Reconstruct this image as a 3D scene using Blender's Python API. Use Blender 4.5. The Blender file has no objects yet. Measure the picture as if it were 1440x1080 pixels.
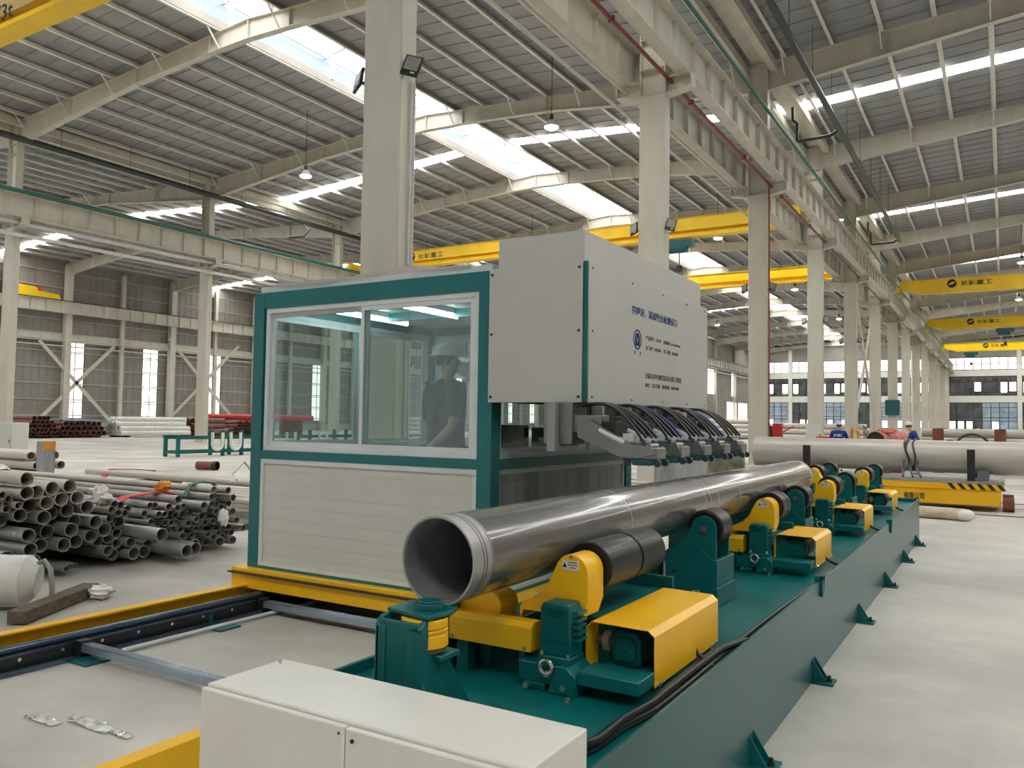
import bpy, bmesh, math, random
from mathutils import Vector, Matrix
random.seed(7)
SC = bpy.context.scene
COL = SC.collection
R = math.radians
# ------------------------------------------------------------------ camera
H = 1.65
cam_d = bpy.data.cameras.new('camera')
cam = bpy.data.objects.new('camera', cam_d)
COL.objects.link(cam)
SC.camera = cam
yaw, pitch, roll = R(31.19793), R(2.63249), R(0.82497)
_f = Vector((-math.sin(yaw) * math.cos(pitch), math.cos(yaw) * math.cos(pitch), math.sin(pitch)))
_r = Vector((math.cos(yaw), math.sin(yaw), 0))
_u = _r.cross(_f)
_r2 = _r * math.cos(roll) + _u * math.sin(roll)
_u2 = -_r * math.sin(roll) + _u * math.cos(roll)
_m = Matrix((_r2, _u2, -_f)).transposed().to_4x4()
_m.translation = Vector((0, 0, H))
cam.matrix_world = _m
cam_d.sensor_fit = 'HORIZONTAL'
cam_d.sensor_width = 36
cam_d.lens = 36 * 1141.284 / 1440
cam_d.clip_start = 0.05
cam_d.clip_end = 600
# ------------------------------------------------------------------ world, light, exposure
SKY_PANEL = 20.0        # brightness of the daylit translucent roof strips
MONITOR_PANEL = 5.6      # and of the ridge monitor sheets
WALL_PANEL = 1.6
w = bpy.data.worlds.new('overcast_sky')
SC.world = w
w.use_nodes = True
w.node_tree.nodes['Background'].inputs[0].default_value = (0.93, 0.97, 1.0, 1)
w.node_tree.nodes['Background'].inputs[1].default_value = 0.95
vs = SC.view_settings
SC.display_settings.display_device = 'sRGB'
vs.view_transform = 'Standard'
vs.look = 'None'
vs.gamma = 1
vs.use_curve_mapping = False
vs.exposure = 0.08
SC.cycles.use_denoising = True
SC.cycles.max_bounces = 8
SC.cycles.diffuse_bounces = 5
SC.cycles.glossy_bounces = 4
SC.cycles.transmission_bounces = 6
SC.cycles.transparent_max_bounces = 12
SC.cycles.caustics_reflective = False
SC.cycles.caustics_refractive = False
SC.cycles.sample_clamp_indirect = 6

# ------------------------------------------------------------------ materials
def lin(c):
    c = c / 255
    return c / 12.92 if c <= 0.04045 else ((c + 0.055) / 1.055) ** 2.4
def rgb(t):
    return (lin(t[0]), lin(t[1]), lin(t[2]), 1)
def mat(name, col, rough=0.5, metal=0.0, var=0.0, scale=3.0, col2=None, bump=0.0, bscale=40.0, stretch=None, spec=0.5, coat=0.0, emit=0.0, alpha=1.0):
    m = bpy.data.materials.new(name)
    m.use_nodes = True
    n, l = m.node_tree.nodes, m.node_tree.links
    p = n['Principled BSDF']
    p.inputs['Base Color'].default_value = rgb(col)
    p.inputs['Roughness'].default_value = rough
    p.inputs['Metallic'].default_value = metal
    p.inputs['Specular IOR Level'].default_value = spec
    p.inputs['Coat Weight'].default_value = coat
    p.inputs['Coat Roughness'].default_value = 0.08
    if emit:
        p.inputs['Emission Color'].default_value = rgb(col)
        p.inputs['Emission Strength'].default_value = emit
    if alpha < 1:
        p.inputs['Alpha'].default_value = alpha
    tc = None
    def coords():
        nonlocal tc
        if tc is None:
            t = n.new('ShaderNodeTexCoord')
            tc = t.outputs['Object']
            if stretch:
                mp = n.new('ShaderNodeMapping')
                mp.inputs['Scale'].default_value = stretch
                l.new(tc, mp.inputs[0])
                tc = mp.outputs[0]
        return tc
    if var or col2:
        no = n.new('ShaderNodeTexNoise')
        no.inputs['Scale'].default_value = scale
        no.inputs['Detail'].default_value = 6
        no.inputs['Roughness'].default_value = 0.62
        l.new(coords(), no.inputs['Vector'])
        rp = n.new('ShaderNodeValToRGB')
        c2 = col2 or tuple(max(0, min(255, c * (1 - var))) for c in col)
        c1 = col if col2 else tuple(max(0, min(255, c * (1 + var * 0.5))) for c in col)
        rp.color_ramp.elements[0].color = rgb(c2)
        rp.color_ramp.elements[1].color = rgb(c1)
        rp.color_ramp.elements[0].position = 0.33
        rp.color_ramp.elements[1].position = 0.66
        l.new(no.outputs['Fac'], rp.inputs[0])
        l.new(rp.outputs[0], p.inputs['Base Color'])
    if bump:
        nb = n.new('ShaderNodeTexNoise')
        nb.inputs['Scale'].default_value = bscale
        nb.inputs['Detail'].default_value = 3
        l.new(coords(), nb.inputs['Vector'])
        bp = n.new('ShaderNodeBump')
        bp.inputs['Strength'].default_value = bump
        bp.inputs['Distance'].default_value = 0.02
        l.new(nb.outputs['Fac'], bp.inputs['Height'])
        l.new(bp.outputs[0], p.inputs['Normal'])
    return m
def filmmat(name, col):
    m = bpy.data.materials.new(name)
    m.use_nodes = True
    n, l = m.node_tree.nodes, m.node_tree.links
    p = n['Principled BSDF']
    p.inputs['Base Color'].default_value = rgb(col)
    p.inputs['Roughness'].default_value = 0.25
    tl = n.new('ShaderNodeBsdfTranslucent')
    tl.inputs[0].default_value = rgb(col)
    mx = n.new('ShaderNodeMixShader')
    mx.inputs[0].default_value = 0.6
    l.new(p.outputs[0], mx.inputs[1])
    l.new(tl.outputs[0], mx.inputs[2])
    l.new(mx.outputs[0], n['Material Output'].inputs[0])
    return m
def emitmat(name, col, strength, var=0.0, scale=1.0):
    m = bpy.data.materials.new(name)
    m.use_nodes = True
    n, l = m.node_tree.nodes, m.node_tree.links
    p = n['Principled BSDF']
    p.inputs['Base Color'].default_value = rgb(col)
    p.inputs['Roughness'].default_value = 0.5
    p.inputs['Emission Color'].default_value = rgb(col)
    p.inputs['Emission Strength'].default_value = strength
    return m
def glassmat(name, tint=(225, 240, 240), refl=0.12, alpha=0.9, haze=0.0, hazecol=(200, 215, 215)):
    m = bpy.data.materials.new(name)
    m.use_nodes = True
    n, l = m.node_tree.nodes, m.node_tree.links
    n.remove(n['Principled BSDF'])
    out = n['Material Output']
    tr = n.new('ShaderNodeBsdfTransparent')
    tr.inputs[0].default_value = rgb(tint)
    gl = n.new('ShaderNodeBsdfGlossy')
    gl.inputs['Roughness'].default_value = 0.03
    fr = n.new('ShaderNodeLayerWeight')
    fr.inputs[0].default_value = 0.5
    pw = n.new('ShaderNodeMath')
    pw.operation = 'POWER'
    pw.inputs[1].default_value = 4
    l.new(fr.outputs['Facing'], pw.inputs[0])
    mx = n.new('ShaderNodeMixShader')
    ma = n.new('ShaderNodeMath')
    ma.operation = 'MULTIPLY_ADD'
    ma.inputs[1].default_value = 0.8
    ma.inputs[2].default_value = refl
    l.new(pw.outputs[0], ma.inputs[0])
    l.new(ma.outputs[0], mx.inputs[0])
    l.new(tr.outputs[0], mx.inputs[1])
    l.new(gl.outputs[0], mx.inputs[2])
    last = mx.outputs[0]
    if haze:
        df = n.new('ShaderNodeBsdfDiffuse')
        df.inputs[0].default_value = rgb(hazecol)
        tc = n.new('ShaderNodeTexCoord')
        mp = n.new('ShaderNodeMapping')
        mp.inputs['Scale'].default_value = (9, 9, 0.8)
        no = n.new('ShaderNodeTexNoise')
        no.inputs['Scale'].default_value = 1.5
        no.inputs['Detail'].default_value = 5
        l.new(tc.outputs['Object'], mp.inputs[0])
        l.new(mp.outputs[0], no.inputs['Vector'])
        mr = n.new('ShaderNodeMapRange')
        mr.inputs['From Min'].default_value = 0.35
        mr.inputs['From Max'].default_value = 0.75
        mr.inputs['To Min'].default_value = haze * 0.3
        mr.inputs['To Max'].default_value = haze
        l.new(no.outputs['Fac'], mr.inputs[0])
        m2 = n.new('ShaderNodeMixShader')
        l.new(mr.outputs[0], m2.inputs[0])
        l.new(last, m2.inputs[1])
        l.new(df.outputs[0], m2.inputs[2])
        last = m2.outputs[0]
    l.new(last, out.inputs[0])
    return m

M = {}
M['concrete'] = mat('polished_concrete', (192, 189, 181), 0.46, var=0.17, scale=0.45, bump=0.05, bscale=9, spec=0.3)
M['roof'] = mat('roof_sheet', (154, 156, 158), 0.55, var=0.10, scale=0.7)
M['purlin'] = mat('galvanised_purlin', (232, 230, 222), 0.5, var=0.05)
M['white_steel'] = mat('white_painted_steel', (204, 200, 187), 0.45, var=0.05, scale=1.5, stretch=(1, 1, 0.25))
M['skylight'] = emitmat('daylit_fibreglass', (255, 255, 252), SKY_PANEL)
M['monitor_sky'] = emitmat('daylit_monitor_sheet', (255, 254, 250), MONITOR_PANEL)
M['monitor_wall'] = emitmat('bluish_translucent_sheet', (118, 130, 156), 1.0)
M['cladding'] = mat('grey_wall_cladding', (146, 141, 134), 0.6, var=0.08, scale=0.6)
M['girt'] = mat('grey_girt', (184, 180, 172), 0.55)
M['lit_pane'] = emitmat('daylit_pane', (250, 248, 240), WALL_PANEL)
M['dark_pane'] = mat('dark_office_pane', (92, 96, 98), 0.12, var=0.4, scale=0.6, spec=0.6)
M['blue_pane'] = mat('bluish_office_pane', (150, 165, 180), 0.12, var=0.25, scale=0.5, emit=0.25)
M['mullion'] = mat('dark_mullion', (46, 50, 52), 0.5)
M['office_white'] = mat('white_office_frame', (232, 230, 222), 0.6, var=0.03)
M['yellow'] = mat('yellow_paint', (255, 194, 20), 0.36, var=0.05, scale=2.0)
M['crane_shaded'] = mat('shaded_crane_paint', (186, 166, 112), 0.5, var=0.08, scale=0.5)  # crane yellow with the near girder's shade put into the colour
M['crane_yellow'] = mat('crane_yellow_paint', (244, 200, 20), 0.45, var=0.05, scale=0.6)
M['teal'] = mat('teal_paint', (6, 98, 98), 0.36, var=0.12, scale=2.2, spec=0.35)
M['teal_deck'] = mat('oily_teal_deck', (6, 102, 104), 0.3, var=0.2, scale=2.6, spec=0.3)
M['teal_booth'] = mat('teal_booth_frame', (16, 108, 112), 0.3, var=0.04)
M['panel'] = mat('grey_white_panel', (206, 206, 198), 0.45, var=0.02, scale=1.2)
M['housing'] = mat('grey_white_housing', (190, 190, 183), 0.42, var=0.02, scale=1.2)
M['cabinet'] = mat('textured_white_cabinet', (226, 224, 216), 0.3, var=0.02, bump=0.08, bscale=260)
M['alu'] = mat('white_aluminium', (214, 218, 218), 0.35, var=0.03)
M['steel'] = mat('brushed_steel', (138, 140, 140), 0.36, metal=0.8, var=0.08, scale=6)
M['zinc'] = mat('zinc_bolt', (214, 214, 208), 0.25, metal=0.9)
M['pipe_dark'] = mat('glossy_dark_steel_pipe', (106, 104, 100), 0.26, metal=0.2, var=0.10, scale=2.4, stretch=(1.5, 0.35, 1.5), spec=0.5, coat=0.6)
M['pipe_end'] = mat('ground_pipe_end', (176, 174, 172), 0.42, metal=0.4, var=0.07, scale=8)
M['pipe_in'] = mat('pipe_bore', (140, 142, 142), 0.5, metal=0.1, var=0.25, scale=3)
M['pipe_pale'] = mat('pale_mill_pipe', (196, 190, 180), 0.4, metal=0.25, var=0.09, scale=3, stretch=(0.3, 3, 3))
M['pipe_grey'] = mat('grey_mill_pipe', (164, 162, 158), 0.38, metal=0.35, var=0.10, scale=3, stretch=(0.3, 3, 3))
M['rubber'] = mat('black_rubber', (17, 17, 18), 0.42, var=0.15, scale=8, spec=0.4, coat=0.06)
M['black'] = mat('black_metal', (30, 32, 33), 0.45)
M['cable'] = mat('black_cable', (22, 23, 24), 0.4)
M['dark_pipe'] = mat('dark_grey_pipe', (56, 64, 64), 0.35)
M['green_pipe'] = mat('green_bus_pipe', (40, 110, 96), 0.4)
M['red_pipe'] = mat('red_fire_pipe', (128, 42, 38), 0.4)
M['red'] = mat('red_fabric', (196, 52, 58), 0.6)
M['blue_cloth'] = mat('blue_workwear', (28, 58, 142), 0.8, var=0.2, scale=6)
M['skin'] = mat('skin', (196, 146, 120), 0.55)
M['hair'] = mat('black_hair', (28, 25, 24), 0.6)
M['helmet'] = mat('white_helmet', (236, 236, 230), 0.25)
M['shirt'] = mat('dark_grey_shirt', (52, 60, 60), 0.85, var=0.18, scale=9)
M['trouser'] = mat('dark_trousers', (38, 42, 48), 0.85)
M['wood'] = mat('dirty_timber', (98, 86, 72), 0.8, var=0.3, scale=5, stretch=(0.4, 4, 4))
M['film'] = mat('clear_plastic_wrap', (226, 226, 224), 0.2, var=0.06, scale=7, bump=0.7, bscale=9)
M['thin_film'] = filmmat('milky_film', (238, 232, 230))
M['white_wrap'] = mat('white_plastic_wrap', (226, 226, 220), 0.35, var=0.08, scale=3, bump=0.5, bscale=5)
M['brown_pipe'] = mat('rusty_brown_pipe', (120, 84, 76), 0.6, var=0.25, scale=3)
M['blue_tarp'] = mat('blue_grey_tarp', (88, 112, 140), 0.6, var=0.15, scale=1.5)
M['rust'] = mat('rust_brown_post', (132, 78, 62), 0.7, var=0.2, scale=3)
M['blue_text'] = mat('blue_print', (34, 62, 122), 0.6)
M['dark_text'] = mat('dark_print', (62, 68, 86), 0.6)
M['black_text'] = mat('black_print', (26, 24, 22), 0.6)
M['label'] = mat('pale_label', (232, 222, 206), 0.5)
M['rail'] = mat('blue_grey_rail', (92, 108, 126), 0.24, metal=0.75, var=0.15, scale=2)
M['profile'] = mat('anodised_profile', (168, 182, 198), 0.26, metal=0.7, var=0.06)
M['tube_light'] = emitmat('lit_tube', (236, 255, 252), 22)
M['lamp_lens'] = emitmat('lit_lamp_lens', (255, 255, 250), 14)
M['lens_off'] = mat('floodlight_glass', (150, 152, 146), 0.15)
M['glass'] = glassmat('booth_glass', (232, 242, 242), 0.05, haze=0.10, hazecol=(204, 226, 228))
M['clear_glass'] = glassmat('clear_glass', (240, 245, 244), 0.02)
M['film'] = glassmat('clear_plastic_wrap', (235, 238, 236), 0.12, haze=0.8, hazecol=(240, 240, 238))
M['screen'] = mat('dark_screen', (22, 26, 28), 0.12)
M['camo'] = mat('olive_canvas', (120, 120, 102), 0.8, var=0.3, scale=5)
M['orange'] = mat('orange_wrap', (222, 150, 52), 0.6, var=0.12, scale=8)
M['tan'] = mat('tan_wrapping', (206, 192, 168), 0.7, var=0.12, scale=6)
M['pink'] = mat('pink_cloth', (214, 128, 116), 0.7, var=0.2, scale=4)
M['teal_dark'] = mat('green_hoist', (22, 84, 92), 0.4)
M['grime'] = mat('black_rail_grease', (40, 42, 44), 0.35, var=0.2)
M['tree'] = mat('pale_green_foliage', (150, 176, 120), 0.8, var=0.3, scale=0.6)

# ------------------------------------------------------------------ geometry helpers
WL = {}                                             # world location of every parent empty or mesh
class G:
    def __init__(s):
        s.v, s.f = [], []
    def add(s, vs, fs):
        b = len(s.v)
        s.v += [Vector(v) for v in vs]
        s.f += [tuple(b + i for i in f) for f in fs]
        return s
    def box(s, x0, x1, y0, y1, z0, z1):
        return s.add([(x0, y0, z0), (x1, y0, z0), (x1, y1, z0), (x0, y1, z0), (x0, y0, z1), (x1, y0, z1), (x1, y1, z1), (x0, y1, z1)],
                     [(3, 2, 1, 0), (4, 5, 6, 7), (0, 1, 5, 4), (1, 2, 6, 5), (2, 3, 7, 6), (3, 0, 4, 7)])
    def beam(s, p, q, wd, ht, up=(0, 0, 1)):
        p, q = Vector(p), Vector(q)
        d = (q - p).normalized()
        up = Vector(up)
        if abs(d.dot(up)) > 0.99:
            up = Vector((1, 0, 0))
        a = d.cross(up).normalized() * (wd / 2)
        b = a.cross(d).normalized() * (ht / 2)
        return s.add([p - a - b, p + a - b, q + a - b, q - a - b, p - a + b, p + a + b, q + a + b, q - a + b],
                     [(3, 2, 1, 0), (4, 5, 6, 7), (0, 1, 5, 4), (1, 2, 6, 5), (2, 3, 7, 6), (3, 0, 4, 7)])
    def _ring(s, c, d, r, n, ph=0.0):
        d = Vector(d).normalized()
        up = Vector((0, 0, 1)) if abs(d.z) < 0.9 else Vector((1, 0, 0))
        a = d.cross(up).normalized()
        b = a.cross(d).normalized()
        c = Vector(c)
        return [c + a * (r * math.cos(2 * math.pi * i / n + ph)) + b * (r * math.sin(2 * math.pi * i / n + ph)) for i in range(n)]
    def cyl(s, p, q, r, n=16, r2=None, cap=True):
        p, q = Vector(p), Vector(q)
        d = q - p
        r2 = r if r2 is None else r2
        vs = s._ring(p, d, r, n) + s._ring(q, d, r2, n)
        fs = [(i, n + i, n + (i + 1) % n, (i + 1) % n) for i in range(n)]
        if cap:
            fs += [tuple(range(n)), tuple(range(2 * n - 1, n - 1, -1))]
        return s.add(vs, fs)
    def tube(s, p, q, r, ri, n=16):
        p, q = Vector(p), Vector(q)
        d = q - p
        vs = s._ring(p, d, r, n) + s._ring(q, d, r, n) + s._ring(p, d, ri, n) + s._ring(q, d, ri, n)
        fs = []
        for i in range(n):
            j = (i + 1) % n
            fs += [(i, n + i, n + j, j), (2 * n + i, 2 * n + j, 3 * n + j, 3 * n + i), (i, j, 2 * n + j, 2 * n + i), (n + i, 3 * n + i, 3 * n + j, n + j)]
        return s.add(vs, fs)
    def sweep(s, pts, r, n=8):
        pts = [Vector(p) for p in pts]
        k = len(pts)
        vs, fs = [], []
        pa = None
        for i, p in enumerate(pts):
            d = (pts[min(i + 1, k - 1)] - pts[max(i - 1, 0)]).normalized()
            if pa is None:
                up = Vector((0, 0, 1)) if abs(d.z) < 0.9 else Vector((1, 0, 0))
                pa = d.cross(up).normalized()
            else:
                pa = (pa - d * pa.dot(d)).normalized()
            b = d.cross(pa)
            rr = r[i] if isinstance(r, (list, tuple)) else r
            vs += [p + pa * (rr * math.cos(2 * math.pi * j / n)) + b * (rr * math.sin(2 * math.pi * j / n)) for j in range(n)]
        for i in range(k - 1):
            for j in range(n):
                fs.append((i * n + j, i * n + (j + 1) % n, (i + 1) * n + (j + 1) % n, (i + 1) * n + j))
        fs += [tuple(range(n - 1, -1, -1)), tuple(range((k - 1) * n, k * n))]
        return s.add(vs, fs)
    def prism(s, poly, ax, a, b):
        def P(u, v, t):
            return (t, u, v) if ax == 'x' else ((u, t, v) if ax == 'y' else (u, v, t))
        n = len(poly)
        vs = [P(u, v, a) for u, v in poly] + [P(u, v, b) for u, v in poly]
        fs = [tuple(range(n)), tuple(range(2 * n - 1, n - 1, -1))] + [(i, n + i, n + (i + 1) % n, (i + 1) % n) for i in range(n)]
        return s.add(vs, fs)
    def ball(s, c, r, n=12, m=8, sc=(1, 1, 1), cut=-1.0):
        vs, fs = [], []
        c = Vector(c)
        for i in range(m + 1):
            t = math.pi * i / m
            zz = math.cos(t)
            zz = max(zz, cut)
            rr = math.sqrt(max(0, 1 - zz * zz)) if zz > cut else math.sin(min(t, math.acos(cut)))
            for j in range(n):
                a = 2 * math.pi * j / n
                vs.append(c + Vector((r * sc[0] * rr * math.cos(a), r * sc[1] * rr * math.sin(a), r * sc[2] * zz)))
        for i in range(m):
            for j in range(n):
                fs.append((i * n + j, (i + 1) * n + j, (i + 1) * n + (j + 1) % n, i * n + (j + 1) % n))
        return s.add(vs, fs)
    def join(s, o, mtx=None):
        return s.add([(mtx @ v if mtx else v) for v in o.v], o.f)
    def mesh(s, name, off=Vector((0, 0, 0))):
        me = bpy.data.meshes.new(name)
        me.from_pydata([v - off for v in s.v], [], s.f)
        bm = bmesh.new()
        bm.from_mesh(me)
        bmesh.ops.remove_doubles(bm, verts=bm.verts, dist=1e-5)
        bmesh.ops.recalc_face_normals(bm, faces=bm.faces)
        bm.to_mesh(me)
        bm.free()
        me.shade_smooth()
        me.set_sharp_from_angle(angle=R(38))
        return me
    def o(s, name, m, parent=None, bev=0.0, label=None, cat=None, group=None, kind=None, org=None, seg=2):
        if parent is not None:
            off = WL[parent.name]
        elif org is not None:
            off = Vector(org)
        else:
            xs = [v.x for v in s.v]; ys = [v.y for v in s.v]; zs = [v.z for v in s.v]
            off = Vector(((min(xs) + max(xs)) / 2, (min(ys) + max(ys)) / 2, min(zs)))
        ob = bpy.data.objects.new(name, s.mesh(name, off))
        COL.objects.link(ob)
        ob.data.materials.append(M[m] if isinstance(m, str) else m)
        if parent is not None:
            ob.parent = parent
            WL[ob.name] = off
        else:
            ob.location = off
            WL[ob.name] = off.copy()
        if bev:
            b = ob.modifiers.new('bevel', 'BEVEL')
            b.width = bev
            b.segments = seg
            b.limit_method = 'ANGLE'
            b.angle_limit = R(32)
        tag(ob, label, cat, group, kind)
        return ob
def tag(o, label=None, cat=None, group=None, kind=None):
    if label: o['label'] = label
    if cat: o['category'] = cat
    if group: o['group'] = group
    if kind: o['kind'] = kind
    return o
def empty(name, loc, label=None, cat=None, group=None, kind=None, rz=0.0):
    o = bpy.data.objects.new(name, None)
    COL.objects.link(o)
    o.empty_display_size = 0.1
    o.location = loc
    o.rotation_euler.z = rz
    WL[o.name] = Vector(loc)
    return tag(o, label, cat, group, kind)
def dup(o, parent=None, loc=None, label=None, group=None, rz=None, scale=None):
    c = o.copy()
    COL.objects.link(c)
    if parent is not None:
        c.parent = parent
    if loc is not None:
        c.location = loc
        WL[c.name] = Vector(loc)
    if rz is not None:
        c.rotation_euler.z = rz
    if scale is not None:
        c.scale = scale
    if label: c['label'] = label
    if group: c['group'] = group
    for ch in o.children:
        dup(ch, c)
    return c
def G_(): return G()
def NTH(n):
    w = 'zeroth first second third fourth fifth sixth seventh eighth ninth tenth eleventh twelfth thirteenth fourteenth fifteenth sixteenth seventeenth eighteenth nineteenth twentieth'.split()
    if n <= 20: return w[max(0, n)]
    if n == 30: return 'thirtieth'
    return ('twenty-' if n < 30 else 'thirty-') + w[n % 10]
def text(body, size, m, parent, loc, rot, name='printed_text', ext=0.0006, width=None, bold=0.0, height=None):
    cu = bpy.data.curves.new('t', 'FONT')
    cu.body = body
    cu.size = size
    cu.extrude = ext
    cu.offset = bold
    cu.resolution_u = 2
    to = bpy.data.objects.new('t', cu)
    COL.objects.link(to)
    bpy.context.view_layer.update()
    me = bpy.data.meshes.new_from_object(to.evaluated_get(bpy.context.evaluated_depsgraph_get()))
    bpy.data.objects.remove(to)
    bpy.data.curves.remove(cu)
    ob = bpy.data.objects.new(name, me)
    COL.objects.link(ob)
    me.materials.clear()
    me.materials.append(M[m])
    xs = [v.co.x for v in me.vertices] or [0, 1]
    ys = [v.co.y for v in me.vertices] or [0, 1]
    sx = width / (max(xs) - min(xs)) if width else 1
    sy = height / (max(ys) - min(ys)) if height else 1
    for v in me.vertices:
        v.co.x = (v.co.x - min(xs)) * sx
        v.co.y *= sy
    ob.rotation_euler = rot
    if parent is not None:
        ob.parent = parent
        ob.location = Vector(loc) - WL[parent.name]
    else:
        ob.location = loc
    return ob
FRONT = (R(90), 0, 0)            # text facing -Y
RIGHT = (R(90), 0, R(90))        # text facing +X
# ================================================================== THE HALL
XS = [-81.0, -44.0, -8.7, 26.6]                       # column lines
FY = [10.3 + 12 * k for k in range(-2, 14)]           # frames
Y0, Y1 = -15.0, 167.0
def eave(s, X):                                        # roof sheet height in span s
    a, b = XS[s], XS[s + 1]
    m = (a + b) / 2
    return 17.15 + 1.15 * (1 - abs(X - m) / (b - a) * 2)
floor = G_().box(-82, 28, Y0 - 6, Y1 + 14, -0.3, 0).o('floor', 'concrete', kind='structure')
ceiling = empty('ceiling', (0, 0, 17), kind='structure')
# roof sheets: one panel object per metre and slope where they are near, the rest joined
MON = 1.75
far_sheet, far_sky = G_(), G_()
sheet_mesh = {}
npan = 0
for s in range(3):
    a, b = XS[s], XS[s + 1]
    m = (a + b) / 2
    for side, (xa, xb) in enumerate(((a, m - MON), (m + MON, b))):
        za, zb = eave(s, xa), eave(s, xb)
        def panel(g, y, wd=1.0):
            g.add([(xa, y, za), (xb, y, zb), (xb, y + wd, zb), (xa, y + wd, za), (xa, y, za + .04), (xb, y, zb + .04), (xb, y + wd, zb + .04), (xa, y + wd, za + .04)],
                  [(3, 2, 1, 0), (4, 5, 6, 7), (0, 1, 5, 4), (1, 2, 6, 5), (2, 3, 7, 6), (3, 0, 4, 7)])
            if wd == 1.0:
                for k in (0.0,):
                    g.add([(xa, y + k - .02, za - .035), (xb, y + k - .02, zb - .035), (xb, y + k + .02, zb - .035), (xa, y + k + .02, za - .035), (xa, y + k - .02, za), (xb, y + k - .02, zb), (xb, y + k + .02, zb), (xa, y + k + .02, za)],
                          [(3, 2, 1, 0), (0, 1, 5, 4), (2, 3, 7, 6), (3, 0, 4, 7)])
        y = Y0
        while y < Y1:
            sky = any(abs(y + .5 - (16.3 + 24 * k)) < 0.55 for k in range(-1, 7))
            near = (s == 1 and 9 <= y < 100) or (s == 2 and side == 0 and 22 <= y < 100) or (s == 0 and side == 1 and 28 <= y < 60)
            if near and npan < 296:
                key = (s, side, sky)
                if key not in sheet_mesh:
                    g = G_()
                    panel(g, 0, 1.0 if not sky else 0.999)
                    sheet_mesh[key] = g.mesh('skylight_panel' if sky else 'roof_panel', WL['ceiling'])
                    sheet_mesh[key].materials.append(M['skylight' if sky else 'roof'])
                o = bpy.data.objects.new('skylight_panel' if sky else 'roof_panel', sheet_mesh[key])
                COL.objects.link(o)
                o.parent = ceiling
                o.location = (0, y, 0)
                npan += 1
            else:
                panel(far_sky if sky else far_sheet, y, 1.0 if not sky else .999)
            y += 1.0
far_sheet.o('far_roof_panels', 'roof', ceiling, kind='stuff')
far_sky.o('far_skylight_panels', 'skylight', ceiling, kind='stuff')
# purlins
for s in range(3):
    a, b = XS[s], XS[s + 1]
    m = (a + b) / 2
    for sd in (-1, 1):
        for k in range(9):
            x = m + sd * (MON + 0.05 + k * 1.85)
            z = eave(s, x)
            g = G_().box(x - .012, x + .012, Y0, Y1, z - .27, z - .052)
            g.box(x - .012, x + .12, Y0, Y1, z - .275, z - .255).box(x - .09, x + .012, Y0, Y1, z - .07, z - .055)
            g.o('purlin', 'purlin', ceiling)
    # ridge monitor: upstand walls, sheets, kerb beams
    zr = eave(s, m)
    for sd in (-1, 1):
        x = m + sd * (MON + .02)
        G_().box(x - .02, x + .02, Y0, Y1, zr + .05, zr + .9).o('monitor_wall', 'monitor_wall', ceiling)
        G_().box(x - .05, x + .05, Y0, Y1, zr - .28, zr + .06).o('monitor_kerb', 'cladding', ceiling)
        G_().box(x + sd * -.25 - .05, x + sd * -.25 + .05, Y0, Y1, zr + .78, zr + .88).o('monitor_rail', 'purlin', ceiling)
        g = G_()
        g.prism([(m, zr + 1.25), (m + sd * (MON + .3), zr + .93), (m + sd * (MON + .3), zr + .98), (m, zr + 1.3)], 'y', Y0, Y1)
        g.o('monitor_skylight', 'monitor_sky', ceiling)
    for y in FY[2:]:
        for yy in (y, y + 6):
            g = G_()
            for sd in (-1, 1):
                g.box(m + sd * 1.2 - .07, m + sd * 1.2 + .07, yy - .07, yy + .07, zr - .3, zr + 1.0)
            g.beam((m - 1.75, yy, zr + .86), (m, yy, zr + 1.2), .1, .12).beam((m, yy, zr + 1.2), (m + 1.75, yy, zr + .86), .1, .12)
            g.o('monitor_frame', 'white_steel', ceiling)
# rafters
def rafter(s, Y):
    a, b = XS[s], XS[s + 1]
    m = (a + b) / 2
    hw = (b - a) / 2
    top = [(m - hw, 0), (m, 0), (m + hw, 0)]
    up = [(x, eave(s, x) - .29) for x, _ in top]
    lo = [(m + hw, eave(s, b) - 1.45), (m + hw * .42, eave(s, m + hw * .42) - .97), (m + 2.4, eave(s, m + 2.4) - 1.02), (m, eave(s, m) - 1.1), (m - 2.4, eave(s, m - 2.4) - 1.02), (m - hw * .42, eave(s, m - hw * .42) - .97), (m - hw, eave(s, a) - 1.45)]
    g = G_().prism(up + lo, 'y', Y - .015, Y + .015)
    for seq in (up, lo):
        for p, q in zip(seq[:-1], seq[1:]):
            g.beam((p[0], Y, p[1]), (q[0], Y, q[1]), .32, .03)
    for x in (m - hw * .72, m - hw * .42, m - 2.4, m, m + 2.4, m + hw * .42, m + hw * .72):
        z1 = eave(s, x) - .3
        g.box(x - .012, x + .012, Y - .15, Y + .15, z1 - .75, z1)
    g.o('rafter', 'white_steel', ceiling)
    g = G_()
    for k in range(0, 9, 2):
        for sd in (-1, 1):
            x = m + sd * (MON + .05 + k * 1.85)
            z = eave(s, x)
            for e in (-1, 1):
                g.beam((x, Y + e * .75, z - .22), (x + .02, Y + e * .12, z - .98), .05, .05)
    g.o('fly_braces', 'purlin', ceiling, kind='stuff')
for y in FY[2:]:
    for s in range(3):
        rafter(s, y)
# eave gutters boxes along the inner column lines
for X in XS[1:3]:
    g = G_().box(X - .75, X - .45, Y0, Y1, 16.55, 16.9).box(X + .45, X + .75, Y0, Y1, 16.55, 16.9)
    g.o('eave_beam', 'white_steel', ceiling)
    G_().box(X - .3, X + .3, Y0, Y1, 17.0, 17.2).o('valley_gutter', 'white_steel', ceiling)

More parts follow.
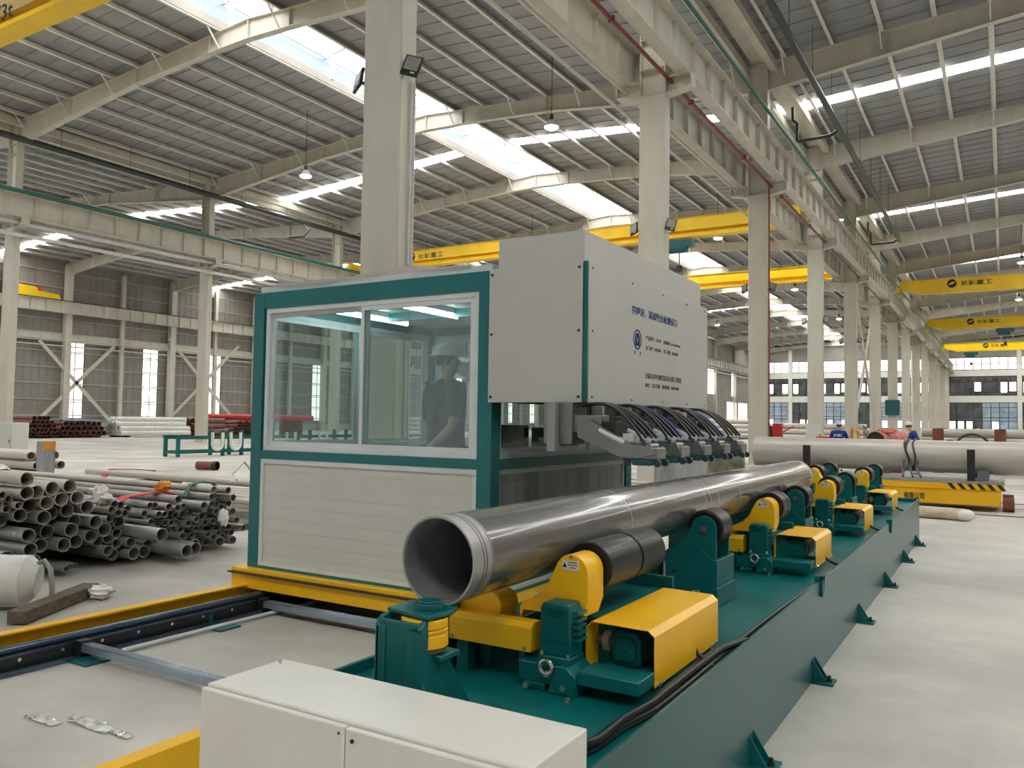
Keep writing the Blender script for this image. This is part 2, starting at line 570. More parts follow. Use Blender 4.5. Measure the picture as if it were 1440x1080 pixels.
# ------------------------------------------------------------------ columns
def column(X, Y, label, group=None, both=True):
    t = empty('steel_column', (X, Y, 0), label, 'column', group)
    g = G_().box(X - .41, X + .39, Y - .2, Y + .2, 0.02, 11.3)
    g.o('shaft', 'white_steel', t, bev=.02, seg=1)
    g = G_().box(X - .55, X + .55, Y - .32, Y + .32, 0, .05)
    g.o('base_plate', 'white_steel', t)
    g = G_().box(X - .4, X + .38, Y - .012, Y + .012, 11.3, 16.7)
    g.box(X - .41, X - .38, Y - .2, Y + .2, 11.3, 16.7).box(X + .36, X + .39, Y - .2, Y + .2, 11.3, 16.7)
    for z in (11.32, 12.1, 13.0, 15.2):
        g.box(X - .38, X + .36, Y - .19, Y + .19, z - .015, z + .015)
    g.o('upper_shaft', 'white_steel', t)
    for sd in ((-1, 1) if both else (both or 1,)):
        xa = X + sd * .4
        xb = X + sd * 1.15
        g = G_().prism([(xa, 11.25), (xb, 11.4), (xb, 11.75), (xa, 11.75)], 'y', Y - .02, Y + .02)
        g.box(min(xa, xb), max(xa, xb), Y - .2, Y + .2, 11.72, 11.76)
        g.beam((xa, Y, 11.25), (xb, Y, 11.4), .4, .03)
        g.box(xb - .015, xb + .015, Y - .2, Y + .2, 11.38, 11.74)
        g.o('bracket', 'white_steel', t)
    return t
NAMES = {10.3: 'nearest big white steel column, rising just behind the glazed booth', 22.3: 'second white column of the row, right above the white machine housing',
         34.3: 'third white column of the row, with the red pipe down its right edge', 46.3: 'fourth white column of the row, with a grey switch box at its foot',
         58.3: 'fifth white column, darker grey, left of the crossed bracing', 70.3: 'sixth column of the row, at the crossed bracing',
         82.3: 'seventh column of the row, carrying a dark green box'}
for y in FY[2:]:
    yk = round(y, 1)
    if yk in NAMES:
        column(XS[2], y, NAMES[yk])
    else:
        column(XS[2], y, '%s column of the middle row, counted from the booth towards the end wall' % NTH(round((yk + 1.7) / 12)), 'far columns of the middle row')
LN = {22.3: 'white column at the left edge of the picture', 34.3: 'white column standing behind the low green rack on the left', 46.3: 'white column just visible left of the booth roof'}
for y in FY[3:]:
    yk = round(y, 1)
    if yk in LN:
        column(XS[1], y, LN[yk])
    else:
        column(XS[1], y, '%s column of the left row, counted from the left picture edge' % NTH(round((yk - 10.3) / 12)), 'far columns of the left row')
# crane runway girders
def runway(X, face, label, ya=Y0, rail=True):
    t = empty('crane_runway', (X, ya, 11.76), label, 'runway beam')
    g = G_().box(X - .01, X + .01, ya, Y1, 11.8, 12.9).box(X - .2, X + .2, ya, Y1, 11.76, 11.8).box(X - .27, X + .27, ya, Y1, 12.9, 12.94)
    g.o('girder', 'white_steel', t)
    g = G_()
    y = max(ya, 9.3)
    while y < Y1:
        g.box(X - .15, X + .15, y - .008, y + .008, 11.8, 12.9)
        y += 1.5
    g.o('stiffeners', 'white_steel', t, kind='stuff')
    G_().box(X - .04, X + .04, ya, Y1, 12.94, 13.06).o('crane_rail', 'grime', t)
    return t
runway(-9.55, 1, 'white crane runway beam along the middle columns, on the booth side')
runway(-7.8, 1, 'white crane runway beam along the middle columns, on the right bay side')
runway(-43.1, 1, 'white crane runway beam along the left column row, facing the booth')
runway(-44.9, 1, 'white crane runway beam behind the left column row')
runway(-79.9, 1, 'white crane runway beam along the far left wall')
t = empty('low_runway', (-80.3, 40, 8.9), 'lower pale beam along the far left wall, crossing the window tops', 'runway beam')
G_().box(-80.61, -80.59, Y0, Y1, 9.0, 9.8).box(-80.75, -80.45, Y0, Y1, 8.95, 9.0).box(-80.75, -80.45, Y0, Y1, 9.8, 9.84).o('girder', 'white_steel', t)
# ------------------------------------------------------------------ left wall with tall windows
wl = empty('wall_left', (-81, 50, 0), kind='structure')
WX = -81.0
wins = [47.6 + 8.55 * k for k in range(-3, 14)]
segs = []
y = Y0
for wy in wins:
    segs.append((y, wy - .95)); y = wy + .95
segs.append((y, Y1))
for ya, yb in segs:
    g = G_().box(WX - .1, WX, ya, yb, 0, 17.2)
    k = ya + .3
    while k < yb - .05:
        g.box(WX, WX + .03, k, k + .04, 0.9, 17.2)
        k += .75
    g.o('cladding_panel', 'cladding', wl)
g = G_()
for wy in wins:
    g.box(WX - .1, WX, wy - .95, wy + .95, 0, 1.3).box(WX - .1, WX, wy - .95, wy + .95, 9.5, 17.2)
g.o('cladding_infill', 'cladding', wl)
G_().box(WX, WX + .12, Y0, Y1, 0, .95).o('plinth', 'girt', wl)
for z in (1.6, 3.2, 4.8, 6.4, 8.0, 9.6, 11.2, 12.8, 14.4, 16):
    G_().box(WX + .02, WX + .12, Y0, Y1, z - .05, z + .05).o('girt', 'girt', wl)
for i, wy in enumerate(wins):
    t = empty('window_%d' % (i + 1), (WX, wy, 1.3), kind='structure')
    for k in range(5):
        for c in (0, 1):
            z0 = 1.35 + k * 1.63
            ya = wy - .9 + c * .91
            G_().box(WX - .06, WX - .03, ya, ya + .89, z0, z0 + 1.58).o('pane', 'lit_pane', t)
    g = G_()
    for k in range(6):
        z = 1.33 + k * 1.63
        g.box(WX - .08, WX + .02, wy - .95, wy + .95, z - .03, z + .03)
    for c in (-.95, 0, .95):
        g.box(WX - .08, WX + .02, wy + c - .03, wy + c + .03, 1.3, 9.5)
    g.o('window_frame', 'mullion', t)
for k in range(-2, 26):
    y = 10.3 + 6 * k
    if 28 < y < 160:
        big = k % 2 == 0
        wd = .32 if big else .2
        t = empty('wall_column', (WX + .9, y, 0), '%s pale %s column against the far left wall, counted from the left' % (NTH(k - 3), 'wide' if big else 'thin'), 'column', 'columns along the far left wall')
        G_().box(WX + .35, WX + (.95 if big else .7), y - wd, y + wd, 0, 16.6).o('shaft', 'white_steel', t)
for ya, yl, z0_, z1_ in ((46.3, 8.0, .9, 8.9), (60.6, 10, 1.0, 10.4), (94.3, 11, 1, 10.4)):
    for a, b in (((ya + .2, z0_), (ya + yl, z1_)), ((ya + .2, z1_), (ya + yl, z0_))):
        lab = {46.3: 'in the first', 60.6: 'in the second', 94.3: 'in the third'}[ya] + ' braced bay of the left wall'
        o = G_().beam((WX + .75, a[0] - 3, a[1]), (WX + .75, b[0] - 3, b[1]), .12, .34).o('wall_brace', 'white_steel', None, 0, 'white diagonal brace %s %s' % ('rising away' if a[1] < b[1] else 'falling away', lab), 'brace')
G_().box(-44.3, -44.1, 118, Y1, 0, 17.2).o('wall_side', 'cladding', kind='structure')
# daylit door and windows at the far end of the left row
for i, (ya, yb, za, zb) in enumerate(((150, 156.3, .05, 5.8), (157.6, 164, .05, 5.8), (138.5, 142.5, 7, 11.3), (153, 156, 7, 11.3), (128, 131, .05, 4.6))):
    t = empty('door_%d' % (i + 1) if za < 1 else 'window_%d' % (40 + i), (-44.05, ya, za), kind='structure')
    G_().box(-44.08, -44.05, ya, yb, za, zb).o('pane', 'lit_pane', t)
    g = G_().box(-44.1, -44.0, ya - .1, ya, za, zb).box(-44.1, -44.0, yb, yb + .1, za, zb).box(-44.1, -44.0, ya - .1, yb + .1, zb, zb + .15)
    g.o('door_frame' if za < 1 else 'window_frame', 'office_white', t)
# ------------------------------------------------------------------ end wall with glazed offices
we = empty('wall_back', (-8, Y1, 0), kind='structure')
EY = Y1
posts = [-81, -69, -57, -44, -36.2, -25.2, -14.2, -8.9, 2.5, 13.6, 24.6, 28]
for x in posts:
    G_().box(x - .35, x + .35, EY - .35, EY + .25, 0, 16.9).o('post', 'office_white', we)
for za, zb, m_ in ((6.2, 7.4, 'office_white'), (10.9, 12.0, 'office_white'), (14.3, 18.4, 'cladding'), (0, 1.3, 'office_white')):
    G_().box(-82, 28, EY - .2, EY + .2, za, zb).o('spandrel', m_, we)
G_().box(-82, 28, EY + 6, EY + 6.3, 0, 18.4).o('office_back_wall', 'office_white', we)
nw = 60
for a, b in zip(posts[3:-1], posts[4:]):
    xa, xb = a + .36, b - .36
    n = max(2, round((xb - xa) / 1.34))
    for band, (za, zb) in enumerate(((1.3, 6.2), (7.4, 10.9), (12.0, 14.3))):
        nw += 1
        t = empty('window_%d' % nw, ((xa + xb) / 2, EY, za), kind='structure')
        g = G_().box(xa, xb, EY - .16, EY - .02, za, za + .12).box(xa, xb, EY - .16, EY - .02, zb - .12, zb)
        dx = (xb - xa) / n
        for i in range(n + 1):
            x = xa + i * dx
            g.box(x - .05, x + .05, EY - .16, EY - .02, za, zb)
        rows = {0: [1.3, 2.9, 3.5, 5.3, 6.2], 1: [7.4, 8.0, 9.9, 10.9], 2: [12.0, 13.1, 14.3]}[band]
        for z in rows[1:-1]:
            g.box(xa, xb, EY - .15, EY - .03, z - .05, z + .05)
        g.o('mullions', 'mullion', t)
        for i in range(n):
            x = xa + i * dx
            rr = random.random()
            if band == 2:
                G_().box(x + .06, x + dx - .06, EY - .1, EY - .07, za + .1, zb - .1).o('pane', 'lit_pane', t)
            elif band == 1:
                G_().box(x + .06, x + dx - .06, EY - .1, EY - .07, za + .1, zb - .1).o('pane', 'dark_pane', t)
                if rr > .25:
                    G_().box(x + .2, x + dx - .15, EY - .13, EY - .105, 7.9 + .3 * (i % 2), 9.8).o('lit_pane', 'lit_pane', t)
            else:
                mm = 'blue_pane' if (i >= n // 2) == (a < -20 or a > -9.5) else 'dark_pane'
                G_().box(x + .06, x + dx - .06, EY - .1, EY - .07, za + .1, zb - .1).o('pane', mm, t)
                if rr > .55:
                    G_().box(x + .2, x + dx - .2, EY - .13, EY - .105, 1.5, 2.8).o('lit_pane', 'lit_pane', t)
# right and rear walls close the hall behind the viewer
wr = empty('wall_right', (27, 50, 0), kind='structure')
G_().box(27, 27.2, Y0, Y1, 0, 1.2).o('plinth', 'cladding', wr)
G_().box(27, 27.2, Y0, Y1, 1.2, 17.4).o('cladding_panel', 'cladding', wr)
y = Y0
while y < Y1:
    G_().box(26.8, 26.98, y, y + .5, 1.2, 17).o('pier', 'cladding', wr)
    y += 6
wf = empty('wall_front', (-20, Y0, 0), kind='structure')
G_().box(-82, 28, Y0 - .2, Y0, 7.0, 18.5).o('cladding_panel', 'cladding', wf)
x = -82
while x < 28:
    G_().box(x, x + 7, Y0 - .2, Y0, 0, 7).o('pier', 'cladding', wf)  # unseen; openings between piers added and sized to tune daylight from behind
    x += 11
# ================================================================== THE ROLLER BED
def bolt_row(g, pts, d, r=.011, h=.01):
    d = Vector(d)
    for p in pts:
        p = Vector(p)
        g.cyl(p, p + d * h, r, 6)
bed = empty('roller_bed', (-1.745, 2.15, 0), 'long low teal steel bed carrying the rollers under the big grey pipe', 'machine bed')
PX0, PX1, PY0, PY1 = -2.42, -1.07, 2.13, 13.35
G_().box(PX0 + .02, PX1 - .02, PY0 + .02, PY1 - .02, .50, .55).o('deck', 'teal_deck', bed)
M['teal_side'] = mat('weathered_teal_side', (40, 92, 92), 0.3, var=0.08, scale=1.5)
G_().box(PX1 - .02, PX1, PY0, PY1, 0.0, .60).o('side_plate', 'teal_side', bed, bev=.003, seg=1)
G_().box(PX0, PX0 + .02, PY0, PY1, 0.0, .60).o('side_plate', 'teal', bed, bev=.003, seg=1)
G_().box(PX0 + .02, PX1 - .02, PY0, PY0 + .02, 0, .6).o('end_plate', 'teal', bed)
G_().box(PX0 + .02, PX1 - .02, PY1 - .02, PY1, 0, .6).o('end_plate', 'teal', bed)
for y in (2.65, 4.07, 5.59, 7.48, 9.27, 11.08, 12.71):
    g = G_().box(PX1, PX1 + .13, y - .07, y + .07, 0, .015)
    g.prism([(PX1, .015), (PX1 + .085, .015), (PX1, .15)], 'y', y - .045, y - .035)
    g.prism([(PX1, .015), (PX1 + .085, .015), (PX1, .15)], 'y', y + .035, y + .045)
    a = g.o('anchor_foot', 'teal', bed)
    G_().cyl((PX1 + .095, y, .015), (PX1 + .095, y, .05), .011, 8).cyl((PX1 + .095, y, .015), (PX1 + .095, y, .027), .02, 6).o('anchor_bolt', 'black', a)
for y in (5.83, 9.76):
    G_().box(PX1 + .001, PX1 + .02, y - .025, y + .025, .5, .635).box(PX1 - .035, PX1 + .02, y - .025, y + .025, .602, .635).o('lifting_clip', 'teal', bed, bev=.004)
G_().box(PX0 + .0205, PX0 + .022, 2.56, 2.6, .56, .59).o('yellow_tag', 'yellow', bed)
# cables along the inside of the right edge
for i, (dx, dz, y1) in enumerate(((0, 0, 11.5), (.022, .004, 9.2), (.008, .024, 6.6), (-.024, .0, 3.7), (.03, .03, 4.2))):
    pts = [(-1.14 + dx + .18 * i * .1 - .1, 2.16, .57 + dz)]
    y = 2.3
    while y < y1:
        wob = .012 * math.sin(y * 2.1 + i) + (.05 if y > 4 else 0)
        pts.append((-1.165 + dx * .9 + wob - (.10 if 2.2 < y < 2.5 else .03 if y < 2.9 else 0), y, .565 + dz))
        y += .22
    if i == 3: pts += [(-1.2, 3.85, .565), (-1.26, 3.95, .6), (-1.32, 4.02, .62)]
    G_().sweep(pts, .013, 8).o('power_cable', 'cable', None, 0, ('longest black cable along the right edge of the teal deck', 'second black cable lying along the right edge of the teal deck', 'black cable on top of the bundle by the deck edge', 'black cable curling up to the nearest motor cover', 'short black cable at the right edge near the white cabinet')[i], 'cable', org=(-1.15, 3, .55))
RX, RZ, RR = -1.57, 1.012, .112                      # right roller axis
PXC, PZC, PR = -1.84, 1.118, .170                    # work pipe
LX = 2 * PXC - RX - .06
def profile(rx, m, r, base, low=None):
    """dome over the roller, slope to a lower lobe towards the pipe; m=+1: lobe to the left"""
    pts = []
    for k in range(0, 10):                           # dome from right to upper left
        a = R(0 + 150 * k / 9)
        pts.append((rx + m * r * math.cos(a), RZ + r * math.sin(a)))
    pts += [(rx - m * .115, RZ - .06), (rx - m * .16, RZ - .105), (rx - m * .2, RZ - .128)]
    for k in range(0, 7):
        a = R(110 + 100 * k / 6)
        pts.append((rx - m * .195 + m * .058 * math.cos(a), RZ - .187 + .058 * math.sin(a)))
    pts += [(rx - m * .235, base), (rx + m * .055, base), (rx + m * r, base + .07)]
    return pts
ORD = ['nearest', 'second', 'third', 'farthest']
def roller(t, x, ya, yb, groove=True):
    g = G_()
    ym = (ya + yb) / 2 + .03
    g.cyl((x, ya, RZ), (x, ym - .008, RZ), RR, 40).cyl((x, ym - .008, RZ), (x, ym + .008, RZ), RR - .006, 40).cyl((x, ym + .008, RZ), (x, yb, RZ), RR, 40)
    r = g.o('roller', 'rubber', t, bev=.006)
    G_().cyl((x, ya - .06, RZ), (x, yb + .06, RZ), .03, 16).o('axle', 'steel', r)
    return r
def eyebolt(t, c, nrm=(0, -1, 0), s=1.0):
    g = G_()
    c = Vector(c)
    pts = [c + Vector((.026 * s * math.cos(a * math.pi / 8), 0, .026 * s * math.sin(a * math.pi / 8))) for a in range(17)]
    g.sweep(pts, .008 * s, 8)
    g.cyl(c + Vector((0, .0, -.025 * s)), c + Vector((0, .03, -.045 * s)), .013 * s, 10)
    return g.o('lifting_eye', 'zinc', t)
def warning_label(t, x, z, y):
    o = G_().box(x - .035, x + .045, y - .002, y, z - .024, z + .018).o('warning_label', 'label', t)
    G_().prism([(x - .031, z - .012), (x - .011, z - .012), (x - .021, z + .008)], 'y', y - .003, y - .0021).o('label_symbol', 'black_text', o)
    g = G_()
    for k, (a, b) in enumerate(((-.004, .036), (-.006, .04), (.002, .03))):
        g.box(x + a, x + b, y - .003, y - .0021, z + .008 - k * .011, z + .0115 - k * .011)
    g.o('label_lines', 'dark_text', o)
def drive(i, y, cy, rl):
    n = ORD[i]
    t = empty('drive_roller_unit', (RX, y, .55), n + ' powered roller unit with yellow chain guard, teal gearbox and yellow motor hood', 'roller unit')
    gd = G_().prism(profile(RX, 1, .078, .83), 'y', y, y + .155).o('chain_guard', 'yellow', t, bev=.004)
    warning_label(gd, RX - .01, RZ + .035, y)
    g = G_()
    bolt_row(g, [(RX, y - .0, RZ + .07), (RX - .16, y, RZ - .1)], (0, -1, 0), .008, .008)
    g.o('guard_screws', 'zinc', gd)
    roller(t, RX, y + .165, y + .165 + rl)
    # bearing channel below the roller
    g = G_().box(RX - .2, RX + .11, y + .17, y + .2 + rl + .1, .55, .80)
    g.prism([(RX - .22, .55), (RX + .16, .55), (RX + .16, .72), (RX + .1, .80), (RX + .1, .86), (RX - .2, .86)], 'y', y + rl + .30, y + rl + .32)
    g.prism([(RX - .22, .55), (RX + .16, .55), (RX + .16, .72), (RX + .1, .80), (RX - .2, .80)], 'y', y + .175, y + .19)
    g.o('bearing_frame', 'teal', t, bev=.004, seg=1)
    # gearbox
    x0, x1, yg = RX - .085, RX + .055, y - .12
    g = G_().prism([(x0, .69), (x1 + .005, .69), (x1, .88), (x1 - .012, .905), (x0 + .015, .905), (x0 + .002, .88)], 'y', yg, yg + .115)
    gb = g.o('gearbox', 'teal', t, bev=.008)
    g = G_()
    for k in range(5):
        z = .755 + k * .027
        g.box(x1 - .005, x1 + .03, yg + .02, yg + .1, z, z + .012)
    g.o('cooling_ribs', 'teal', gb, kind='stuff')
    g = G_()
    for k in range(9):
        a = R(20 + k * 17.5)
        g.beam(((x0 + x1) / 2 + .012 * math.cos(a), yg - .003, .855 + .006 * math.sin(a)), ((x0 + x1) / 2 + .045 * math.cos(a), yg - .003, .86 + .03 * math.sin(a)), .003, .006, (0, 1, 0))
    g.box(x0 + .004, x1 - .004, yg - .004, yg, .752, .762)
    g.o('face_ribs', 'teal', gb, kind='stuff')
    g = G_()
    bolt_row(g, [(x0 + .02, yg, .775), (x1 - .02, yg, .775), (x0 + .02, yg, .885), (x1 - .02, yg, .885)], (0, -1, 0), .007, .006)
    g.o('gearbox_bolts', 'teal', gb)
    # base block with arm for the motor
    yb = y - .14
    g = G_().box(RX - .17, RX + .03, yb, yb + .16, .58, .66).box(RX - .085, RX + .06, yb + .01, yb + .15, .66, .692)
    g.prism([(RX - .03, .552), (RX + .1, .552), (RX + .1, .63), (RX + .06, .665), (RX + .02, .665)], 'y', yb - .015, yb + .16)
    g.box(RX - .15, RX - .05, yb, yb + .16, .552, .58)
    g.o('base_block', 'teal', t, bev=.004, seg=1)
    g = G_().box(RX + .1, RX + .365, yb + .0, yb + .16, .60, .655).box(RX + .1, RX + .33, cy + .02, cy + .3, .60, .625)
    g.o('motor_arm', 'teal', t, bev=.004, seg=1)
    g = G_()
    bolt_row(g, [(RX - .12, yb - .02, .57), (RX + .05, yb - .02, .585)], (0, -1, 0), .013, .012)
    bolt_row(g, [(RX + .085, yb - .05, .55)], (0, 0, 1), .012, .012)
    bolt_row(g, [(RX - .07, yb + .02, .692), (RX + .05, yb + .02, .692)], (0, 0, 1), .009, .018)
    g.o('base_bolts', 'zinc', t)
    eyebolt(t, (RX - .03, yb - .02, .655), s=1.05)
    # worm motor under its hood
    cx, cz = RX + .2, .70
    ym = cy + .07
    g = G_().prism([(cx - .065, cz - .06), (cx - .045, cz - .075), (cx + .045, cz - .075), (cx + .065, cz - .06), (cx + .065, cz + .045), (cx + .04, cz + .07), (cx - .04, cz + .07), (cx - .065, cz + .045)], 'y', ym, ym + .13)
    mo = g.o('motor_gear', 'teal', t, bev=.008)
    g = G_().prism([(cx - .045, cz - .05), (cx + .04, cz - .05), (cx + .045, cz - .03), (cx + .045, cz + .03), (cx + .02, cz + .05), (cx - .03, cz + .05), (cx - .045, cz + .03)], 'y', ym - .012, ym)
    g.cyl((cx, ym - .02, cz), (cx, ym - .01, cz), .012, 6)
    g.o('gear_cover', 'teal', mo, bev=.004)
    g = G_().cyl((cx + .0, ym + .13, cz), (cx, ym + .45, cz), .07, 20)
    for k in range(14):
        a = k * 2 * math.pi / 14
        g.beam((cx + .07 * math.cos(a), ym + .16, cz + .07 * math.sin(a)), (cx + .07 * math.cos(a), ym + .4, cz + .07 * math.sin(a)), .004, .016)
    g.o('motor_body', 'teal', mo)
    g = G_().cyl((cx - .16, ym + .05, cz + .01), (cx - .06, ym + .05, cz + .01), .022, 12)
    g.o('coupling_shaft', 'steel', t)
    G_().cyl((cx - .115, ym + .05, cz + .01), (cx - .085, ym + .05, cz + .01), .045, 18).o('coupling', 'pipe_pale', t)
    # hood: open front
    xa, xb, zt = RX + .045, RX + .355, .812
    ch = .028
    prof = [(xa, .60), (xa, zt - ch), (xa + ch, zt), (xb - ch, zt - .004), (xb, zt - ch), (xb, .58)]
    ins = [(xb - .004, .58), (xb - .004, zt - ch - .002), (xb - ch - .002, zt - .008), (xa + ch + .002, zt - .004), (xa + .004, zt - ch - .002), (xa + .004, .60)]
    hd = G_().prism(prof + ins, 'y', cy, cy + .85 if i == 0 else cy + .64).o('motor_hood', 'yellow', t, bev=.0015, seg=1)
    L = .85 if i == 0 else .64
    g = G_()
    bolt_row(g, [(xb, cy + .03, .592), (xb, cy + L * .66, .592), (xb, cy + L - .04, .592)], (1, 0, 0), .009, .012)
    g.o('hood_screws', 'zinc', hd)
    pts = [(xb - .02, cy + L * .62, .64), (xb + .0, cy + L * .62, .60), (xb + .05, cy + L * .6, .575), (xb + .1, cy + L * .55, .565)]
    G_().sweep(pts, .011, 8).o('motor_cable', 'cable', t)
    # cross shaft cover towards the far roller
    G_().prism([(0, 0), (.11, 0), (.11, .085), (.09, .11), (.02, .11), (0, .085)], 'x', 0, .42)
    xl = RX - .55
    g = G_().prism([(y - .11, .685), (y - .01, .685), (y - .01, .79), (y - .03, .805), (y - .085, .805), (y - .11, .785)], 'x', xl, RX - .13)
    sc = g.o('shaft_cover', 'yellow', t, bev=.002, seg=1)
    g = G_()
    bolt_row(g, [(xl + .02, y - .11, .70), (RX - .16, y - .11, .70)], (0, -1, 0), .008, .006)
    g.o('cover_screws', 'zinc', sc)
    G_().box(xl + .03, xl + .09, y - .09, y - .02, .55, .69).o('cover_bracket', 'teal', t)
    G_().box(RX - .2, RX - .17, y - .09, y - .02, .55, .69).o('cover_bracket', 'teal', t)
    return t
ST = [(3.1, 3.15, .66), (6.33, 6.45, .24), (8.85, 8.95, .24), (11.28, 11.33, .24)]
for i, (y, cy, rl) in enumerate(ST):
    drive(i, y, cy, rl)
    # far-side follower of the same station
    t = empty('follower_roller_unit', (LX, y, .55), ORD[i] + ' follower roller with yellow guard on the far side of the big pipe', 'roller unit')
    gd = G_().prism(profile(LX, -1, .078, .70), 'y', y, y + .15).o('chain_guard', 'yellow', t, bev=.004)
    warning_label(gd, LX, RZ + .03, y)
    roller(t, LX, y + .165, y + .165 + rl)
    G_().box(LX - .14, LX + .2, y + .0, y + .5, .55, .72).o('bearing_frame', 'teal', t, bev=.004, seg=1)
    G_().box(LX - .12, LX + .04, y - .12, y - .005, .55, .9).o('bearing_housing', 'teal', t, bev=.008)
def stand(x, m, y, n, side):
    t = empty('idler_stand', (x, y, .55), '%s teal idler stand with a black wheel on the %s side of the bed' % (n, side), 'roller stand')
    for yy in (y, y + .26):
        o = G_().prism(profile(x, m, .078, .552), 'y', yy, yy + .02).o('bearing_plate', 'teal', t, bev=.003, seg=1)
        if yy == y:
            g = G_()
            for k in range(8):
                a = k * math.pi / 4 + .3
                bolt_row(g, [(x + .04 * math.cos(a), yy, RZ + .04 * math.sin(a))], (0, -1, 0), .006, .005)
            for k in range(6):
                a = k * math.pi / 3
                bolt_row(g, [(x - m * .19 + .03 * math.cos(a), yy, RZ - .19 + .03 * math.sin(a))], (0, -1, 0), .005, .004)
            g.o('plate_bolts', 'teal', o)
            G_().prism([(x - m * .2, .75), (x - m * .165, .75), (x - m * .18, .68)], 'y', yy - .002, yy).o('slot', 'black', o)
    g = G_().cyl((x, y + .03, RZ), (x, y + .25, RZ), RR, 36)
    wv = g.o('wheel', 'rubber', t, bev=.012)
    G_().cyl((x, y - .012, RZ), (x, y + .29, RZ), .02, 12).o('axle', 'steel', wv)
    g = G_().box(min(x - m * .22, x + m * .09), max(x - m * .22, x + m * .09), y + .02, y + .34, .552, .70)
    xa, xb = x + m * .078, x + m * .115
    g.prism([(x - m * .01, .90), (x + m * .075, .82), (x + m * .09, .835), (x + m * .09, .552), (x - m * .21, .552), (x - m * .21, .70)], 'y', y - .02, y - .004)
    g.box(min(x + m * .06, x + m * .09), max(x + m * .06, x + m * .09), y - .02, y + .34, .552, .83)
    g.box(min(x + m * .07, x + m * .098), max(x + m * .07, x + m * .098), y - .03, y + .36, .552, .665)
    g.o('base_box', 'teal', t, bev=.003, seg=1)
    eyebolt(t, (x - m * .03, y - .045, .62), s=.9)
for i, y in enumerate((4.87, 7.41, 9.98, 12.42)):
    stand(RX, 1, y, ORD[i], 'near')
    stand(LX, -1, y, ORD[i], 'far')
# thrust stop with yellow roller at the near end
t = empty('thrust_stop', (-1.85, 2.4, .55), 'teal end stop post with a yellow vertical roller under the pipe mouth', 'end stop')
yy = 2.33
g = G_()
for xa in (-1.935, -1.75):
    g.prism([(yy - .06, .552), (yy + .1, .552), (yy + .1, .95), (yy - .03, .95), (yy - .06, .92)], 'x', xa, xa + .02)
g.box(-1.934, -1.741, yy - .052, yy - .035, .552, .94)
g.box(-1.93, -1.89, yy - .06, yy - .04, .552, .92).box(-1.80, -1.73, yy - .06, yy - .04, .552, .92)
g.o('post', 'teal', t, bev=.004, seg=1)
G_().prism([(-1.93, yy + .0), (-1.72, yy - .03), (-1.70, yy + .08), (-1.72, yy + .15), (-1.93, yy + .15)], 'z', .952, .968).o('top_plate', 'teal', t, bev=.003, seg=1)
G_().box(-1.9, -1.70, yy + .021, yy + .14, .80, .82).o('lower_plate', 'teal', t, bev=.003, seg=1)
G_().cyl((-1.79, yy + .07, .968), (-1.79, yy + .07, .99), .05, 24).cyl((-1.79, yy + .07, .99), (-1.79, yy + .07, .998), .042, 24).o('bearing_cap', 'teal', t, bev=.003)
g = G_().cyl((-1.79, yy + .045, .845), (-1.79, yy + .045, .89), .085, 36).cyl((-1.79, yy + .045, .89), (-1.79, yy + .045, .898), .0825, 36).cyl((-1.79, yy + .045, .898), (-1.79, yy + .045, .908), .085, 36).cyl((-1.79, yy + .045, .908), (-1.79, yy + .045, .913), .0825, 36).cyl((-1.79, yy + .045, .913), (-1.79, yy + .045, .945), .085, 36)
g.o('thrust_roller', 'yellow', t, bev=.003)
G_().cyl((-1.79, yy + .045, .83), (-1.79, yy + .045, .846), .078, 24).o('roller_flange', 'rust', t)
g = G_().prism([(yy + .1, .552), (yy + .3, .552), (yy + .1, .83)], 'x', -1.76, -1.745).prism([(-1.73, .552), (-1.66, .552), (-1.73, .74)], 'y', yy - .05, yy - .035)
g.box(-2.0, -1.68, yy - .07, yy + .32, .552, .565)
g.o('gusset', 'teal', t)
G_().cyl((-1.75, yy + .06, .565), (-1.75, yy + .06, .585), .012, 6).o('foot_bolt', 'zinc', t)
# ------------------------------------------------------------------ the work pipe
YE0, YE1 = 2.51, 8.72
t = empty('steel_pipe', (PXC, YE0, PZC - PR), 'big glossy dark grey steel pipe lying on the teal roller bed', 'pipe')
NP = 72
G_().tube((PXC, YE0 + .135, PZC), (PXC, YE1 - .1, PZC), PR, PR - .0074, NP).o('barrel', 'pipe_dark', t)
G_().tube((PXC, YE0, PZC), (PXC, YE0 + .135, PZC), PR, PR - .0075, NP).o('ground_end', 'pipe_end', t)
G_().tube((PXC, YE1 - .1, PZC), (PXC, YE1, PZC), PR, PR - .0075, NP).o('ground_end', 'pipe_end', t)
G_().tube((PXC, YE0 + .006, PZC), (PXC, YE1 - .01, PZC), PR - .0076, PR - .0115, NP).o('bore', 'pipe_in', t)
for y in (.065, .085, .125):
    G_().tube((PXC, YE0 + y, PZC), (PXC, YE0 + y + .004, PZC), PR + .0006, PR - .003, NP).o('scored_ring', 'grime', t)
for y in (4.0, 5.25, 5.35, 5.52, 6.05, 7.5):
    G_().tube((PXC, y, PZC), (PXC, y + .005, PZC), PR + .0005, PR - .003, NP).o('chalk_ring', 'pipe_end', t)
